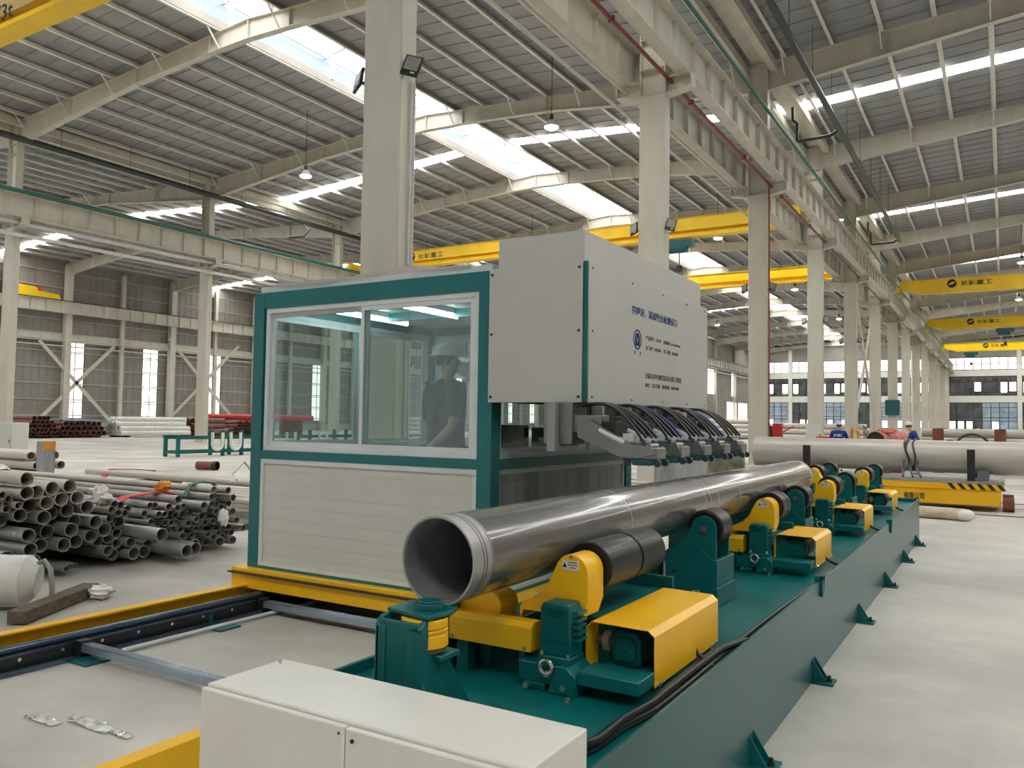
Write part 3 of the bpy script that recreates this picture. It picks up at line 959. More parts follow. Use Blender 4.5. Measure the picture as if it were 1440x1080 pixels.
# ------------------------------------------------------------------ control cabinet in the foreground
t = empty('control_cabinet', (-1.6, 1.9, 0), 'low white two-door control cabinet at the bottom of the picture', 'cabinet')
c = G_().box(-2.19, -1.0, 1.76, 2.085, .05, .80).o('body', 'cabinet', t, bev=.006)
G_().box(-2.17, -1.02, 1.78, 2.07, 0, .05).o('plinth', 'black', t)
G_().box(-2.188, -1.583, 1.735, 1.757, .06, .792).o('door', 'cabinet', t, bev=.004)
G_().box(-1.577, -1.002, 1.735, 1.757, .06, .79).o('door', 'cabinet', t, bev=.004)
g = G_().cyl((-1.60, 1.735, .772), (-1.60, 1.732, .772), .004, 8).cyl((-1.55, 1.735, .76), (-1.55, 1.731, .76), .006, 8)
g.o('door_pins', 'black', t)
G_().cyl((-2.15, 2.03, .80), (-2.15, 2.03, .808), .004, 8).cyl((-2.15, 2.03, .808), (-2.15, 2.03, .812), .007, 8).o('lid_screw', 'zinc', t)

# ================================================================== RAIL TRACKS FOR THE BOOTH
def track(x, m, y0, y1, label):
    """m = direction of the outer yellow cover (-1 left)"""
    t = empty('rail_track', (x, y0, 0), label, 'rail')
    zt = .10 if m < 0 else .06
    g = G_().box(x - .07, x + .07, y0, y1, .0, .016).box(x - .012, x + .012, y0, y1, .016, zt).box(x - .06, x + .06, y0, y1, zt, zt + .012)
    g.o('rail_beam', 'rail', t)
    G_().cyl((x, y0, zt + .035), (x, y1, zt + .035), .026 if m < 0 else .02, 16).o('guide_rod', 'rail', t)
    G_().box(x + .025 if m < 0 else x - .06, x + .06 if m < 0 else x - .025, y0, y1, .02, zt - .001).o('rail_web_cover', 'grime', t)
    g = G_()
    y = y0 + .2
    sx = x + .06 if m < 0 else x - .06
    while y < y1:
        g.cyl((sx, y, zt - .025), (sx + (.008 if m < 0 else -.008), y, zt - .025), .012, 8)
        y += .28
    g.o('rail_bolts', 'zinc', t)
    xo = x + m * (.16 if m < 0 else .15)
    a, b = min(xo, xo + m * .09), max(xo, xo + m * .09)
    G_().box(a, b, y0, y1, .185, .20).box(b - .008 if m > 0 else a, b if m > 0 else a + .008, y0, y1, .0, .185).o('cover_angle', 'yellow', t, bev=.002, seg=1)
    y = y0 + .5
    k = 0
    G_().box(x - m * .12 - .02, x - m * .12 + .02, y0, y1, .0, .03).o('foot_strip', 'rail', t)
    while y < y1:
        g = G_().box(x - m * .05 - .12, x - m * .05 + (.28 if m < 0 else .14), y - .1, y + .1, .0, .014)
        g.prism([(y - .02, .014), (y + .02, .014), (y, .09)], 'x', x - m * .1 - .01, x - m * .1 + .01)
        g.o('foot_plate', 'teal', t)
        y += 1.07
    return t
track(-5.49, -1, -1.5, 14, 'left rail track with yellow cover strip running under the booth')
track(-3.38, 1, 0.3, 14, 'right rail track with yellow cover at the bottom left beside the cabinet')
for y, n in ((3.3, 'nearer'), (4.88, 'farther')):
    t = empty('cross_tie', (-4.4, y, .05), n + ' anodised cross bar between the two booth rails', 'bar')
    g = G_().box(-5.36, -3.52, y - .035, y + .035, .05, .10)
    for dy in (-.03, -.008, .014):
        g.box(-5.36, -3.52, y + dy, y + dy + .014, .10, .108)
    g.o('profile_bar', 'profile', t, bev=.002, seg=1)
    G_().box(-5.42, -5.35, y - .04, y + .04, .012, .12).o('end_clamp', 'black', t)
    G_().box(-3.53, -3.48, y - .04, y + .04, .012, .12).o('end_clamp', 'black', t)
G_().cyl((-5.25, 3.5, .022), (-5.25, 5.4, .022), .016, 10).o('conduit', 'alu', None, 0, 'thin white conduit on the floor beside the left rail', 'pipe')

# ================================================================== THE BOOTH
BX0, BX1, BY0, BY1, BZ0, BZ1 = -5.74, -3.2, 5.0, 7.62, .34, 2.76
bt = empty('inspection_booth', (-4.47, 6.3, .16), 'glazed teal and white control booth riding on the yellow base', 'booth')
g = G_().box(-5.86, -3.0, 4.93, 5.05, .165, .285).box(-5.86, -3.0, 7.55, 7.67, .165, .285).box(-5.72, -5.58, 5.05, 7.55, .165, .285).box(-3.36, -3.2, 5.05, 7.55, .165, .285)
g.o('base_beam', 'yellow', bt, bev=.004, seg=1)
G_().box(-5.88, -2.98, 4.9, 7.69, .287, .30).o('base_rim', 'grime', bt)
G_().box(-5.86, -3.0, 4.93, 7.66, .30, .335).o('base_deck', 'yellow', bt, bev=.003, seg=1)
fr = G_()
PW = .125
for x in (BX0, BX1 - PW):
    for y in (BY0, BY1 - PW):
        fr.box(x, x + PW, y, y + PW, BZ0 - .003, BZ1)
for y in (BY0, BY1 - PW):
    fr.box(BX0 + PW, BX1 - PW, y + .002, y + PW - .002, 2.617, BZ1).box(BX0 + PW, BX1 - PW, y + .004, y + PW - .01, 1.29, 1.365).box(BX0 + PW, BX1 - PW, y + .004, y + PW - .01, BZ0 - .003, .36)
for x in (BX0, BX1 - PW):
    fr.box(x + .002, x + PW - .002, BY0 + PW, BY1 - PW, 2.617, BZ1).box(x + .004, x + PW - .004, BY0 + PW, BY1 - PW, 1.29, 1.365).box(x + .004, x + PW - .004, BY0 + PW, BY1 - PW, BZ0 - .003, .36)
fr.o('frame', 'teal_booth', bt)
# corrugated lower panels with trims
def lower_panel(ax, a, b, p, sgn, m_='panel'):
    n = 9
    z0, z1 = .36, 1.29
    for k in range(n):
        za, zb = z0 + (z1 - z0) * k / n + .004, z0 + (z1 - z0) * (k + 1) / n - .004
        g = G_()
        if ax == 'x': g.box(a + .04, b - .04, min(p, p - sgn * .03), max(p, p - sgn * .03), za - .004, zb + .004).box(a + .04, b - .04, min(p, p + sgn * .003), max(p, p + sgn * .003), za, zb)
        else: g.box(min(p, p - sgn * .03), max(p, p - sgn * .03), a + .04, b - .04, za - .004, zb + .004).box(min(p, p + sgn * .003), max(p, p + sgn * .003), a + .04, b - .04, za, zb)
        g.o('wall_board', m_, bt)
    g = G_()
    q0, q1 = min(p - sgn * .03, p + sgn * .014), max(p - sgn * .03, p + sgn * .014)
    for (u0, u1, v0, v1) in ((a, a + .04, z0, z1), (b - .04, b, z0, z1), (a + .04, b - .04, z0, z0 + .03), (a + .04, b - .04, z1 - .04, z1)):
        g.box(u0, u1, q0, q1, v0, v1) if ax == 'x' else g.box(q0, q1, u0, u1, v0, v1)
    g.o('panel_trim', 'alu', bt)
lower_panel('x', BX0 + PW, BX1 - PW, BY0 + .02, -1)
lower_panel('x', BX0 + PW, BX1 - PW, BY1 - .02, 1)
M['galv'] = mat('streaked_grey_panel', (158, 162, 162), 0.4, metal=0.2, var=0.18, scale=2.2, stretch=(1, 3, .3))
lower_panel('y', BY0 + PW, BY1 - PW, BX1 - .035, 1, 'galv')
lower_panel('y', BY0 + PW, BY1 - PW, BX0 + .02, -1)
def sliding_window(ax, a, b, p, sgn, split=.5):
    w_ = G_()
    z0, z1 = 1.365, 2.617
    q0, q1 = p - .03, p + .03
    def bx(g, u0, u1, v0, v1, e=0.0, th=.03):
        if ax == 'x': g.box(u0, u1, p + e - th, p + e + th, v0, v1)
        else: g.box(p + e - th, p + e + th, u0, u1, v0, v1)
    F = .045
    for (u0, u1, v0, v1) in ((a, a + F, z0, z1), (b - F, b, z0, z1), (a + F, b - F, z0, z0 + F), (a + F, b - F, z1 - F, z1)):
        bx(w_, u0, u1, v0, v1)
    wf_ = w_.o('window_frame', 'alu', bt, bev=.003, seg=1)
    mid = a + (b - a) * split
    for k, (ua, ub, e) in enumerate(((a + F, mid + .03, .014), (mid - .03, b - F, -.014))):
        e *= -sgn
        s_ = G_()
        S = .035
        for (u0, u1, v0, v1) in ((ua, ua + S, z0 + F, z1 - F), (ub - S, ub, z0 + F, z1 - F), (ua + S, ub - S, z0 + F, z0 + F + S), (ua + S, ub - S, z1 - F - S, z1 - F)):
            bx(s_, u0, u1, v0, v1, e, .012)
        so = s_.o('sash', 'alu', bt)
        gl = G_()
        bx(gl, ua + S, ub - S, z0 + F + S, z1 - F - S, e, .002)
        gl.o('pane', 'glass' if (ax == 'x' and sgn < 0) else 'clear_glass', so)
sliding_window('x', BX0 + PW + .02, BX1 - PW, BY0 + .04, -1)
sliding_window('x', BX0 + PW, BX1 - PW, BY1 - .05, 1, .42)
sliding_window('y', BY0 + PW, BY1 - PW, BX1 - .05, 1, .42)
sliding_window('y', BY0 + PW, BY1 - PW, BX0 + .05, -1)
G_().box(BX0 + .03, BX1 - .03, BY0 + .03, BY1 - .03, .335, .36).o('booth_floor', 'teal', bt)
for k in range(5):
    x0 = BX0 + .06 + k * .484
    G_().box(x0, x0 + .478, BY0 + .03, BY1 - .03, 2.70, 2.755).o('ceiling_board', 'panel', bt)
G_().box(BX0 + .02, BX1 - .04, BY0 + .05, BY1 - .03, 2.762, 2.82).o('roof_board', 'alu', bt, bev=.003, seg=1)
G_().box(BX0 + PW, BX1 - PW, 6.2, 6.28, 2.62, 2.70).o('roof_beam', 'teal_booth', bt)
# crumpled film lying on the booth roof edge
def sheet(name, x0, x1, y0, y1, z, amp, m_, label, cat, nx=26, ny=8, seed=1, fold=0.0):
    rr = random.Random(seed)
    ph = [(rr.uniform(2, 9), rr.uniform(2, 9), rr.uniform(0, 6.3)) for _ in range(5)]
    vs_, fs_ = [], []
    for j in range(ny + 1):
        for i in range(nx + 1):
            u, v = i / nx, j / ny
            h = sum(math.sin(a * u * 6 + b * v * 3 + c) for a, b, c in ph) / 5
            edge = min(1, 6 * min(u, 1 - u, v + .1, 1 - v + .1))
            vs_.append((x0 + (x1 - x0) * u + rr.uniform(-.3, .3) * (x1 - x0) / nx, y0 + (y1 - y0) * v + rr.uniform(-.3, .3) * (y1 - y0) / ny, z + .004 + amp * edge * abs(h) + fold * math.exp(-((u - .72) / .06) ** 2)))
    for j in range(ny):
        for i in range(nx):
            a = j * (nx + 1) + i
            fs_.append((a, a + 1, a + nx + 2, a + nx + 1))
    g = G_().add(vs_, fs_)
    o = g.o(name, m_, None, 0, label, cat)
    so = o.modifiers.new('thick', 'SOLIDIFY')
    so.thickness = .002
    so.offset = 1
    return o
sheet('plastic_film', -5.6, -3.45, 5.02, 5.5, 2.822, .035, 'thin_film', 'crumpled clear plastic film lying along the booth roof edge', 'plastic film', fold=.045)
for i, (x, y0, y1) in enumerate(((-5.22, 5.38, 6.55), (-4.42, 5.2, 6.3))):
    t = empty('tube_lamp', (x, (y0 + y1) / 2, 2.56), ('glowing tube lamp on the booth ceiling, left one', 'glowing tube lamp on the booth ceiling, right one')[i], 'lamp')
    G_().box(x - .03, x + .03, y0, y1, 2.655, 2.698).o('housing', 'alu', t)
    G_().cyl((x, y0 + .03, 2.63), (x, y1 - .03, 2.63), .018, 12).o('tube', 'tube_light', t)
    G_().box(x - .02, x + .02, y0, y0 + .03, 2.61, 2.66).box(x - .02, x + .02, y1 - .03, y1, 2.61, 2.66).o('lamp_holder', 'alu', t)
# desk, screen, chairs in the booth
t = empty('control_desk', (-3.7, 6.2, .36), 'dark control desk inside the booth', 'desk')
G_().box(-3.85, -3.36, 5.55, 7.2, 1.05, 1.1).o('desk_top', 'black', t)
for y in (5.6, 6.4, 7.15):
    G_().box(-3.83, -3.38, y - .02, y + .02, .36, 1.05).o('side_panel', 'trouser', t)
t = empty('monitor', (-3.55, 5.9, 1.1), 'black monitor on the desk, wrapped in clear film', 'monitor')
G_().box(-3.60, -3.56, 5.62, 6.18, 1.25, 1.62).o('screen', 'screen', t, bev=.006)
G_().box(-3.56, -3.5, 5.85, 5.95, 1.14, 1.4).box(-3.65, -3.45, 5.75, 6.05, 1.1, 1.12).o('monitor_stand', 'black', t)
for y, n in ((6.45, 'left'), (6.95, 'right')):
    t = empty('computer_case', (-3.52, y, 1.1), 'dark computer case standing behind the side window of the booth, %s one' % n, 'computer')
    G_().box(-3.62, -3.42, y - .13, y + .13, 1.102, 1.60 + (.06 if n == 'right' else 0)).o('case', 'black', t, bev=.01)
    G_().box(-3.42, -3.417, y - .1, y + .1, 1.14, 1.5).o('front_panel', 'trouser', t)
# hanging film in the booth
o = sheet('hanging_film', -.15, .15, -.14, .14, 0, .06, 'film', 'clear plastic film hanging in front of the man in the booth', 'plastic film', 14, 12, 5)
o.rotation_euler = (R(75), R(35), R(30))
o.location = (-3.68, 5.62, 2.06)

# ------------------------------------------------------------------ machine housing with lettering
hb = empty('machine_housing', (-2.8, 6.3, 1.78), 'grey white machine housing with blue lettering above the big pipe', 'machine')
HX0, HX1, HY0, HY1, HZ0, HZ1 = -3.20, -2.42, 4.975, 7.58, 1.785, 2.757
g = G_()
for x in (HX0 + .01, HX1 - .055):
    for y in (HY0 + .01, HY1 - .06):
        g.box(x, x + .045, y, y + .05, HZ0 + .002, HZ1 - .004)
for y in (HY0 + .01, HY1 - .06, 5.6, 6.3, 6.95):
    g.box(HX0 + .01, HX1 - .01, y, y + .05, HZ0 + .002, HZ0 + .05)
g.box(HX0 + .01, HX0 + .06, HY0, HY1 - .02, HZ0 + .002, HZ0 + .05).box(HX1 - .06, HX1 - .012, HY0 + .01, HY1 - .02, HZ0 + .002, HZ0 + .05)
g.o('inner_frame', 'teal', hb)
G_().box(HX0 - .015, HX1 - .035, HY0 - .006, HY0 + .006, HZ0, HZ1).o('front_panel', 'housing', hb, bev=.003, seg=1)
G_().box(HX1 - .028, HX1 - .004, HY0 - .002, HY0 + .026, HZ0, HZ1).o('corner_strip', 'teal', hb)
G_().box(HX1 - .008, HX1 + .003, HY0 + .02, HY1 + .01, HZ0, HZ1).o('side_panel', 'housing', hb, bev=.003, seg=1)
G_().box(HX0, HX1, HY1, HY1 + .01, HZ0, HZ1).o('rear_panel', 'panel', hb)
G_().box(HX0 + .01, HX1 - .01, HY0 + .01, HY1, HZ1 - .004, HZ1 + .004).o('top_panel', 'panel', hb)
G_().box(HX0 + .04, HX1 - .04, HY0 + .03, HY1 - .06, HZ1 + .004, 2.982).o('upper_cover', 'housing', hb, bev=.004, seg=1)
g = G_()
bolt_row(g, [(x, HY0 - .006, z) for x in (HX0 + .01, HX1 - .06) for z in (HZ0 + .04, 2.28, HZ1 - .04)], (0, -1, 0), .011, .005)
bolt_row(g, [(HX1 + .003, y, z) for y in (5.05, 5.75, 6.4, 7.0, 7.5) for z in (HZ0 + .04, HZ1 - .04)] + [(HX1 + .003, 5.05, 2.28)], (1, 0, 0), .009, .004)
g.o('panel_bolts', 'grime', hb)
XT = HX1 + .004
def ylet(body, m_, y, z, width, height, bold=.0012):
    return text(body, .06, m_, hb, (XT, y, z), RIGHT, 'printed_text', .0006, width, bold, height)
ylet('超声波、涡流联合检测设备', 'blue_text', 5.742, 2.492, 1.012, .068, .0016)
ylet('产品型号：UE-89', 'dark_text', 6.03, 2.314, .33, .036, .0006)
ylet('检测范围：φ114-φ426mm', 'dark_text', 6.42, 2.314, .41, .036, .0006)
ylet('出厂编号：20230801', 'dark_text', 6.03, 2.235, .33, .036, .0006)
ylet('出厂日期：20230808', 'dark_text', 6.42, 2.235, .35, .036, .0006)
ylet('无锡市华声电测仪器设备有限公司制造', 'dark_text', 6.02, 2.008, .84, .048, .0004)
ylet('地址：江苏·无锡', 'dark_text', 6.02, 1.938, .32, .036, .0008)
ylet('服务热线：4000510888', 'dark_text', 6.40, 1.938, .40, .036, .0008)
ylet('华', 'dark_text', 5.79, 2.178, .03, .03, .0004)
ylet('声', 'dark_text', 5.90, 2.178, .03, .03, .0004)
lg = G_().tube((XT - .002, 5.858, 2.297), (XT + .0008, 5.858, 2.297), .079, .064, 40)
lg.tube((XT - .002, 5.858, 2.30), (XT + .0008, 5.858, 2.30), .05, .028, 30)
lg.box(XT - .002, XT + .0008, 5.815, 5.85, 2.245, 2.30).box(XT - .002, XT + .0008, 5.866, 5.90, 2.245, 2.30).cyl((XT - .002, 5.858, 2.322), (XT + .0008, 5.858, 2.322), .022, 16)
lg.o('round_emblem', 'blue_text', hb)
# ------------------------------------------------------------------ probe heads hanging over the pipe
ORD5 = ['nearest', 'second', 'third', 'fourth', 'farthest']
for i, y in enumerate((5.02, 5.5, 6.0, 6.5, 7.0)):
    t = empty('probe_head', (-2.2, y, 1.4), ORD5[i] + ' probe head with black hoses hanging under the machine housing', 'probe head')
    G_().box(-2.72, -2.5, y - .1, y + .1, 1.50, 1.784).box(-2.62, -2.30, y - .07, y + .07, 1.58, 1.70).o('slide_block', 'steel', t, bev=.006)
    G_().box(-2.44, -2.36, y + .08, y + .12, 1.60, 1.784).o('slide_rail', 'galv', t)
    G_().box(-2.66, -2.6, y - .16, y - .1, 1.45, 1.784).o('slide_rail', 'galv', t)
    G_().box(-2.36, -2.2, y - .06, y + .05, 1.56, 1.66).o('valve_block', 'black', t, bev=.006)
    G_().cyl((-2.3, y - .085, 1.6), (-2.12, y - .085, 1.52), .022, 10).o('air_cylinder', 'alu', t)
    G_().box(-2.16, -2.08, y - .03, y + .07, 1.5, 1.58).o('junction_box', 'alu', t, bev=.004)
    for e in (-.1, .088):
        G_().prism([(-2.46, 1.66), (-2.36, 1.665), (-2.06, 1.51), (-1.93, 1.50), (-1.90, 1.455), (-2.02, 1.42), (-2.16, 1.43), (-2.46, 1.55)], 'y', y + e, y + e + .012).o('arm_plate', 'steel', t, bev=.002, seg=1)
    g = G_().box(-2.14, -1.9, y - .085, y + .085, 1.415, 1.492).box(-2.1, -2.0, y - .05, y + .05, 1.492, 1.53).cyl((-1.96, y - .07, 1.50), (-1.96, y + .07, 1.50), .022, 10)
    g.o('head_block', 'steel', t, bev=.008)
    G_().cyl((-2.0, y - .06, 1.49), (-2.0, y - .06, 1.54), .014, 8).o('cable_gland', 'teal_dark', t)
    G_().cyl((-2.05, y + .03, 1.49), (-2.05, y + .03, 1.55), .014, 8).o('cable_gland', 'teal_dark', t)
    g = G_().box(-2.06, -1.93, y - .11, y + .02, 1.378, 1.415)
    g.o('probe_shoe', 'teal_dark', t, bev=.006)
    for x in (-2.11, -1.9):
        for e in (-.075, .06):
            G_().cyl((x, y + e, 1.392), (x, y + e + .022, 1.392), .024, 16).o('guide_wheel', 'dark_pipe', t, bev=.003)
    for k, (e, m_) in enumerate(((-.03, 'cable'), (.0, 'cable'), (.035, 'cable'), (.055, 'cable' if i % 2 == 0 else 'blue_text'))):
        pts = []
        for q in range(9):
            u = q / 8
            pts.append((-2.46 + .44 * u + .02 * k * u, y + e + .02 * math.sin(u * 5 + k), 1.765 + .05 * math.sin(u * 2.2) - .25 * u ** 2.2))
        G_().sweep(pts, .011, 8).o('hose', m_, t)

# ------------------------------------------------------------------ people
def skin(name, pts, edges, root, m_, parent, sub=2):
    off = WL[parent.name]
    me = bpy.data.meshes.new(name)
    keys = list(pts)
    me.from_pydata([Vector(pts[k][0]) - off for k in keys], [(keys.index(a), keys.index(b)) for a, b in edges], [])
    ob = bpy.data.objects.new(name, me)
    COL.objects.link(ob)
    ob.parent = parent
    WL[ob.name] = off
    sk = ob.modifiers.new('skin', 'SKIN')
    sk.use_smooth_shade = True
    sv = me.skin_vertices[0].data
    for i, k in enumerate(keys):
        r = pts[k][1]
        sv[i].radius = r if isinstance(r, tuple) else (r, r)
        sv[i].use_root = (k == root)
    ss = ob.modifiers.new('sub', 'SUBSURF')
    ss.levels = ss.render_levels = sub
    me.materials.append(M[m_])
    return ob
def person(label, base, J, face, top='shirt', legs='trouser', fingers=True, s=1.0, helmet=True):
    """J: joints in world metres; face: horizontal facing of the head"""
    t = empty('person', base, label, 'person')
    V = {k: Vector(v) for k, v in J.items()}
    f = Vector(face).normalized()
    rgt = f.cross(Vector((0, 0, 1))).normalized()
    hc = V['head']
    P = {'pelvis': (V['pelvis'], (.11, .09)), 'spine': (V['spine'], (.10, .08)), 'chest': (V['chest'], (.115, .085)), 'neck0': (V['neck'] - Vector((0, 0, .05)), .07), 'neck': (V['neck'], .055),
         'jaw': (hc + f * .02 - Vector((0, 0, .07)), (.062, .07)), 'head': (hc + f * .005, (.078, .092)), 'crown': (hc + Vector((0, 0, .075)) - f * .01, (.07, .08))}
    E = [('pelvis', 'spine'), ('spine', 'chest'), ('chest', 'neck0'), ('neck0', 'neck'), ('neck', 'jaw'), ('jaw', 'head'), ('head', 'crown')]
    for a in 'LR':
        P['sh' + a] = (V['sh' + a], .055); P['el' + a] = (V['el' + a], .043); P['wr' + a] = (V['wr' + a], .03)
        P['hip' + a] = (V['hip' + a], .095); P['kn' + a] = (V['kn' + a], .06); P['an' + a] = (V['an' + a], .042)
        E += [('chest', 'sh' + a), ('sh' + a, 'el' + a), ('el' + a, 'wr' + a), ('pelvis', 'hip' + a), ('hip' + a, 'kn' + a), ('kn' + a, 'an' + a)]
        d = (V['wr' + a] - V['el' + a]).normalized()
        P['pa' + a] = (V['wr' + a] + d * .075, (.036, .018)); E.append(('wr' + a, 'pa' + a))
    skin('body', P, E, 'pelvis', 'skin', t)
    for a in 'LR':                                              # fingers rooted in the palm
        d = (V['wr' + a] - V['el' + a]).normalized()
        side = d.cross(Vector((0, 0, 1)))
        side = side.normalized() if side.length > .1 else Vector((1, 0, 0))
        nrm = side.cross(d)
        for k, ln in enumerate((.072, .082, .076, .058)):
            o0 = V['wr' + a] + d * .085 + side * (.027 - .018 * k)
            q = {'a': (o0, .0095), 'b': (o0 + d * ln * .5 - nrm * .006, .009), 'c': (o0 + d * ln * .85 - nrm * .025, .008), 'd': (o0 + d * ln - nrm * .042, .0065)}
            skin('finger', q, [('a', 'b'), ('b', 'c'), ('c', 'd')], 'a', 'skin', t, 1)
        o0 = V['wr' + a] + d * .03 + side * .026
        skin('thumb', {'a': (o0, .011), 'b': (o0 + d * .035 + side * .025, .010), 'c': (o0 + d * .065 + side * .03 - nrm * .012, .008)}, [('a', 'b'), ('b', 'c')], 'a', 'skin', t, 1)
    # shirt and trousers
    Q = {'hem': (V['pelvis'] - Vector((0, 0, .10)), (.185, .15)), 'spine': (V['spine'], (.17, .135)), 'chest': (V['chest'], (.185, .145)), 'uc': (V['chest'].lerp(V['neck'], .55), (.135, .115)), 'collar': (V['neck'] - Vector((0, 0, .035)), .078)}
    EQ = [('hem', 'spine'), ('spine', 'chest'), ('chest', 'uc'), ('uc', 'collar')]
    for a in 'LR':
        Q['sh' + a] = (V['sh' + a], .085)
        cu = V['sh' + a].lerp(V['el' + a], .85) if top == 'shirt' else V['el' + a]
        Q['cu' + a] = (cu, .072 if top == 'shirt' else .06)
        EQ += [('uc', 'sh' + a), ('sh' + a, 'cu' + a)]
        if top != 'shirt':
            Q['wr' + a] = (V['wr' + a] - (V['wr' + a] - V['el' + a]) * .12, .045); EQ.append(('cu' + a, 'wr' + a))
    skin('shirt' if top == 'shirt' else 'work_jacket', Q, EQ, 'chest', top, t)
    Q = {'w': (V['pelvis'] + Vector((0, 0, .12)), (.165, .13)), 'p': (V['pelvis'] - Vector((0, 0, .04)), (.17, .135))}
    EQ = [('w', 'p')]
    for a in 'LR':
        Q['h' + a] = (V['hip' + a], .115); Q['k' + a] = (V['kn' + a], .08); Q['a' + a] = (V['an' + a] + Vector((0, 0, .02)), .065)
        EQ += [('p', 'h' + a), ('h' + a, 'k' + a), ('k' + a, 'a' + a)]
    skin('trousers', Q, EQ, 'p', legs, t)
    for a in 'LR':
        an = V['an' + a]
        fd = Vector(J.get('toe', face)).normalized()
        skin('shoe', {'a': (an - fd * .04 - Vector((0, 0, .045)), .045), 'b': (an + fd * .08 - Vector((0, 0, .05)), .042), 'c': (an + fd * .17 - Vector((0, 0, .055)), .035)}, [('a', 'b'), ('b', 'c')], 'a', 'black', t, 1)
    # face
    g = G_()
    for e in (-1, 1):
        g.ball(hc + f * .083 + rgt * (e * .032) + Vector((0, 0, .005)), .011, 8, 6)
    g.o('eyes', 'black', t)
    g = G_().add([hc + f * .085 + rgt * -.008 + Vector((0, 0, .0)), hc + f * .085 + rgt * .008 + Vector((0, 0, .0)), hc + f * .088 + rgt * .018 - Vector((0, 0, .04)), hc + f * .088 - rgt * .018 - Vector((0, 0, .04)), hc + f * .115 - Vector((0, 0, .034))], [(0, 1, 4), (1, 2, 4), (2, 3, 4), (3, 0, 4)])
    g.o('nose', 'skin', t, bev=.003)
    for e in (-1, 1):
        G_().ball(hc + rgt * (e * .083) - f * .01 - Vector((0, 0, .01)), .03, 10, 8, (.4, .6, 1)).o('ear', 'skin', t)
    G_().beam(hc + f * .088 - rgt * .022 - Vector((0, 0, .066)), hc + f * .088 + rgt * .022 - Vector((0, 0, .066)), .008, .007).o('mouth', 'red', t)
    g = G_().ball(hc - f * .018 + Vector((0, 0, .012)), .1, 18, 12, (.88, .95, 1.05), -.35)
    g.o('hair', 'hair', t)
    if helmet:
        c = hc + Vector((0, 0, .05)) - f * .005
        g = G_()
        for k in range(8):                                      # dome rings
            pass
        dome = G_().ball((0, 0, 0), 1, 28, 14, (1, 1, 1), 0.0)
        mt = Matrix.Translation(c) @ Matrix((rgt, f, Vector((0, 0, 1)))).transposed().to_4x4() @ Matrix.Diagonal((.112, .14, .125, 1))
        g.join(dome, mt)
        brim = []
        n = 28
        for k in range(n):
            a = 2 * math.pi * k / n
            ex = 1.1 + .32 * max(0, math.sin(a)) ** 2
            brim.append((math.cos(a) * .112 * min(ex, 1.12), math.sin(a) * .14 * ex))
        vs_ = [c + rgt * x + f * y + Vector((0, 0, -.004 - .02 * max(0, y - .14) / .05)) for x, y in brim] + [c + rgt * x + f * y + Vector((0, 0, .004 - .02 * max(0, y - .14) / .05)) for x, y in brim]
        g.add(vs_, [tuple(range(n)), tuple(range(2 * n - 1, n - 1, -1))] + [(i, n + i, n + (i + 1) % n, (i + 1) % n) for i in range(n)])
        for e in (-.35, 0, .35):
            pts = [c + rgt * (.112 * e * math.sin(math.pi * .5)) + f * (.138 * math.cos(math.pi * u / 10)) + Vector((0, 0, .128 * math.sin(math.pi * u / 10) * math.sqrt(1 - e * e * .8) + .002)) for u in range(1, 10)]
            g.sweep(pts, .009, 6)
        g.o('hard_hat', 'helmet', t)
    return t
person('man in a dark grey T-shirt and white hard hat standing inside the booth', (-3.96, 5.5, .36),
       dict(pelvis=(-3.95, 5.52, 1.30), spine=(-3.96, 5.50, 1.54), chest=(-3.96, 5.47, 1.80), neck=(-3.95, 5.45, 2.0), head=(-3.925, 5.47, 2.135),
            shL=(-4.16, 5.55, 1.89), elL=(-4.24, 5.62, 1.58), wrL=(-4.08, 5.80, 1.40), shR=(-3.75, 5.36, 1.89), elR=(-3.70, 5.22, 1.60), wrR=(-3.87, 5.17, 1.44),
            hipL=(-4.06, 5.56, 1.22), knL=(-4.06, 5.58, .82), anL=(-4.06, 5.58, .45), hipR=(-3.85, 5.47, 1.22), knR=(-3.85, 5.48, .82), anR=(-3.85, 5.48, .45), toe=(.5, .9, 0)), (.9, .45, 0))
w1 = person('worker in blue jacket and white hard hat seen from behind beyond the long pipe', (-5.15, 31.5, 0),
       dict(pelvis=(-5.15, 31.5, .92), spine=(-5.15, 31.52, 1.1), chest=(-5.15, 31.56, 1.3), neck=(-5.15, 31.6, 1.52), head=(-5.15, 31.64, 1.66),
            shL=(-5.35, 31.58, 1.42), elL=(-5.45, 31.66, 1.15), wrL=(-5.35, 31.88, 1.05), shR=(-4.95, 31.58, 1.42), elR=(-4.85, 31.66, 1.15), wrR=(-4.95, 31.88, 1.05),
            hipL=(-5.25, 31.5, .87), knL=(-5.25, 31.52, .48), anL=(-5.25, 31.48, .09), hipR=(-5.05, 31.5, .87), knR=(-5.05, 31.52, .48), anR=(-5.05, 31.48, .09), toe=(0, 1, 0)), (-.1, 1, 0), 'blue_cloth', 'trouser')
text('长城重工', .09, 'helmet', w1, (-5.30, 31.38, 1.28), FRONT, 'jacket_lettering', .002, .30, .003)
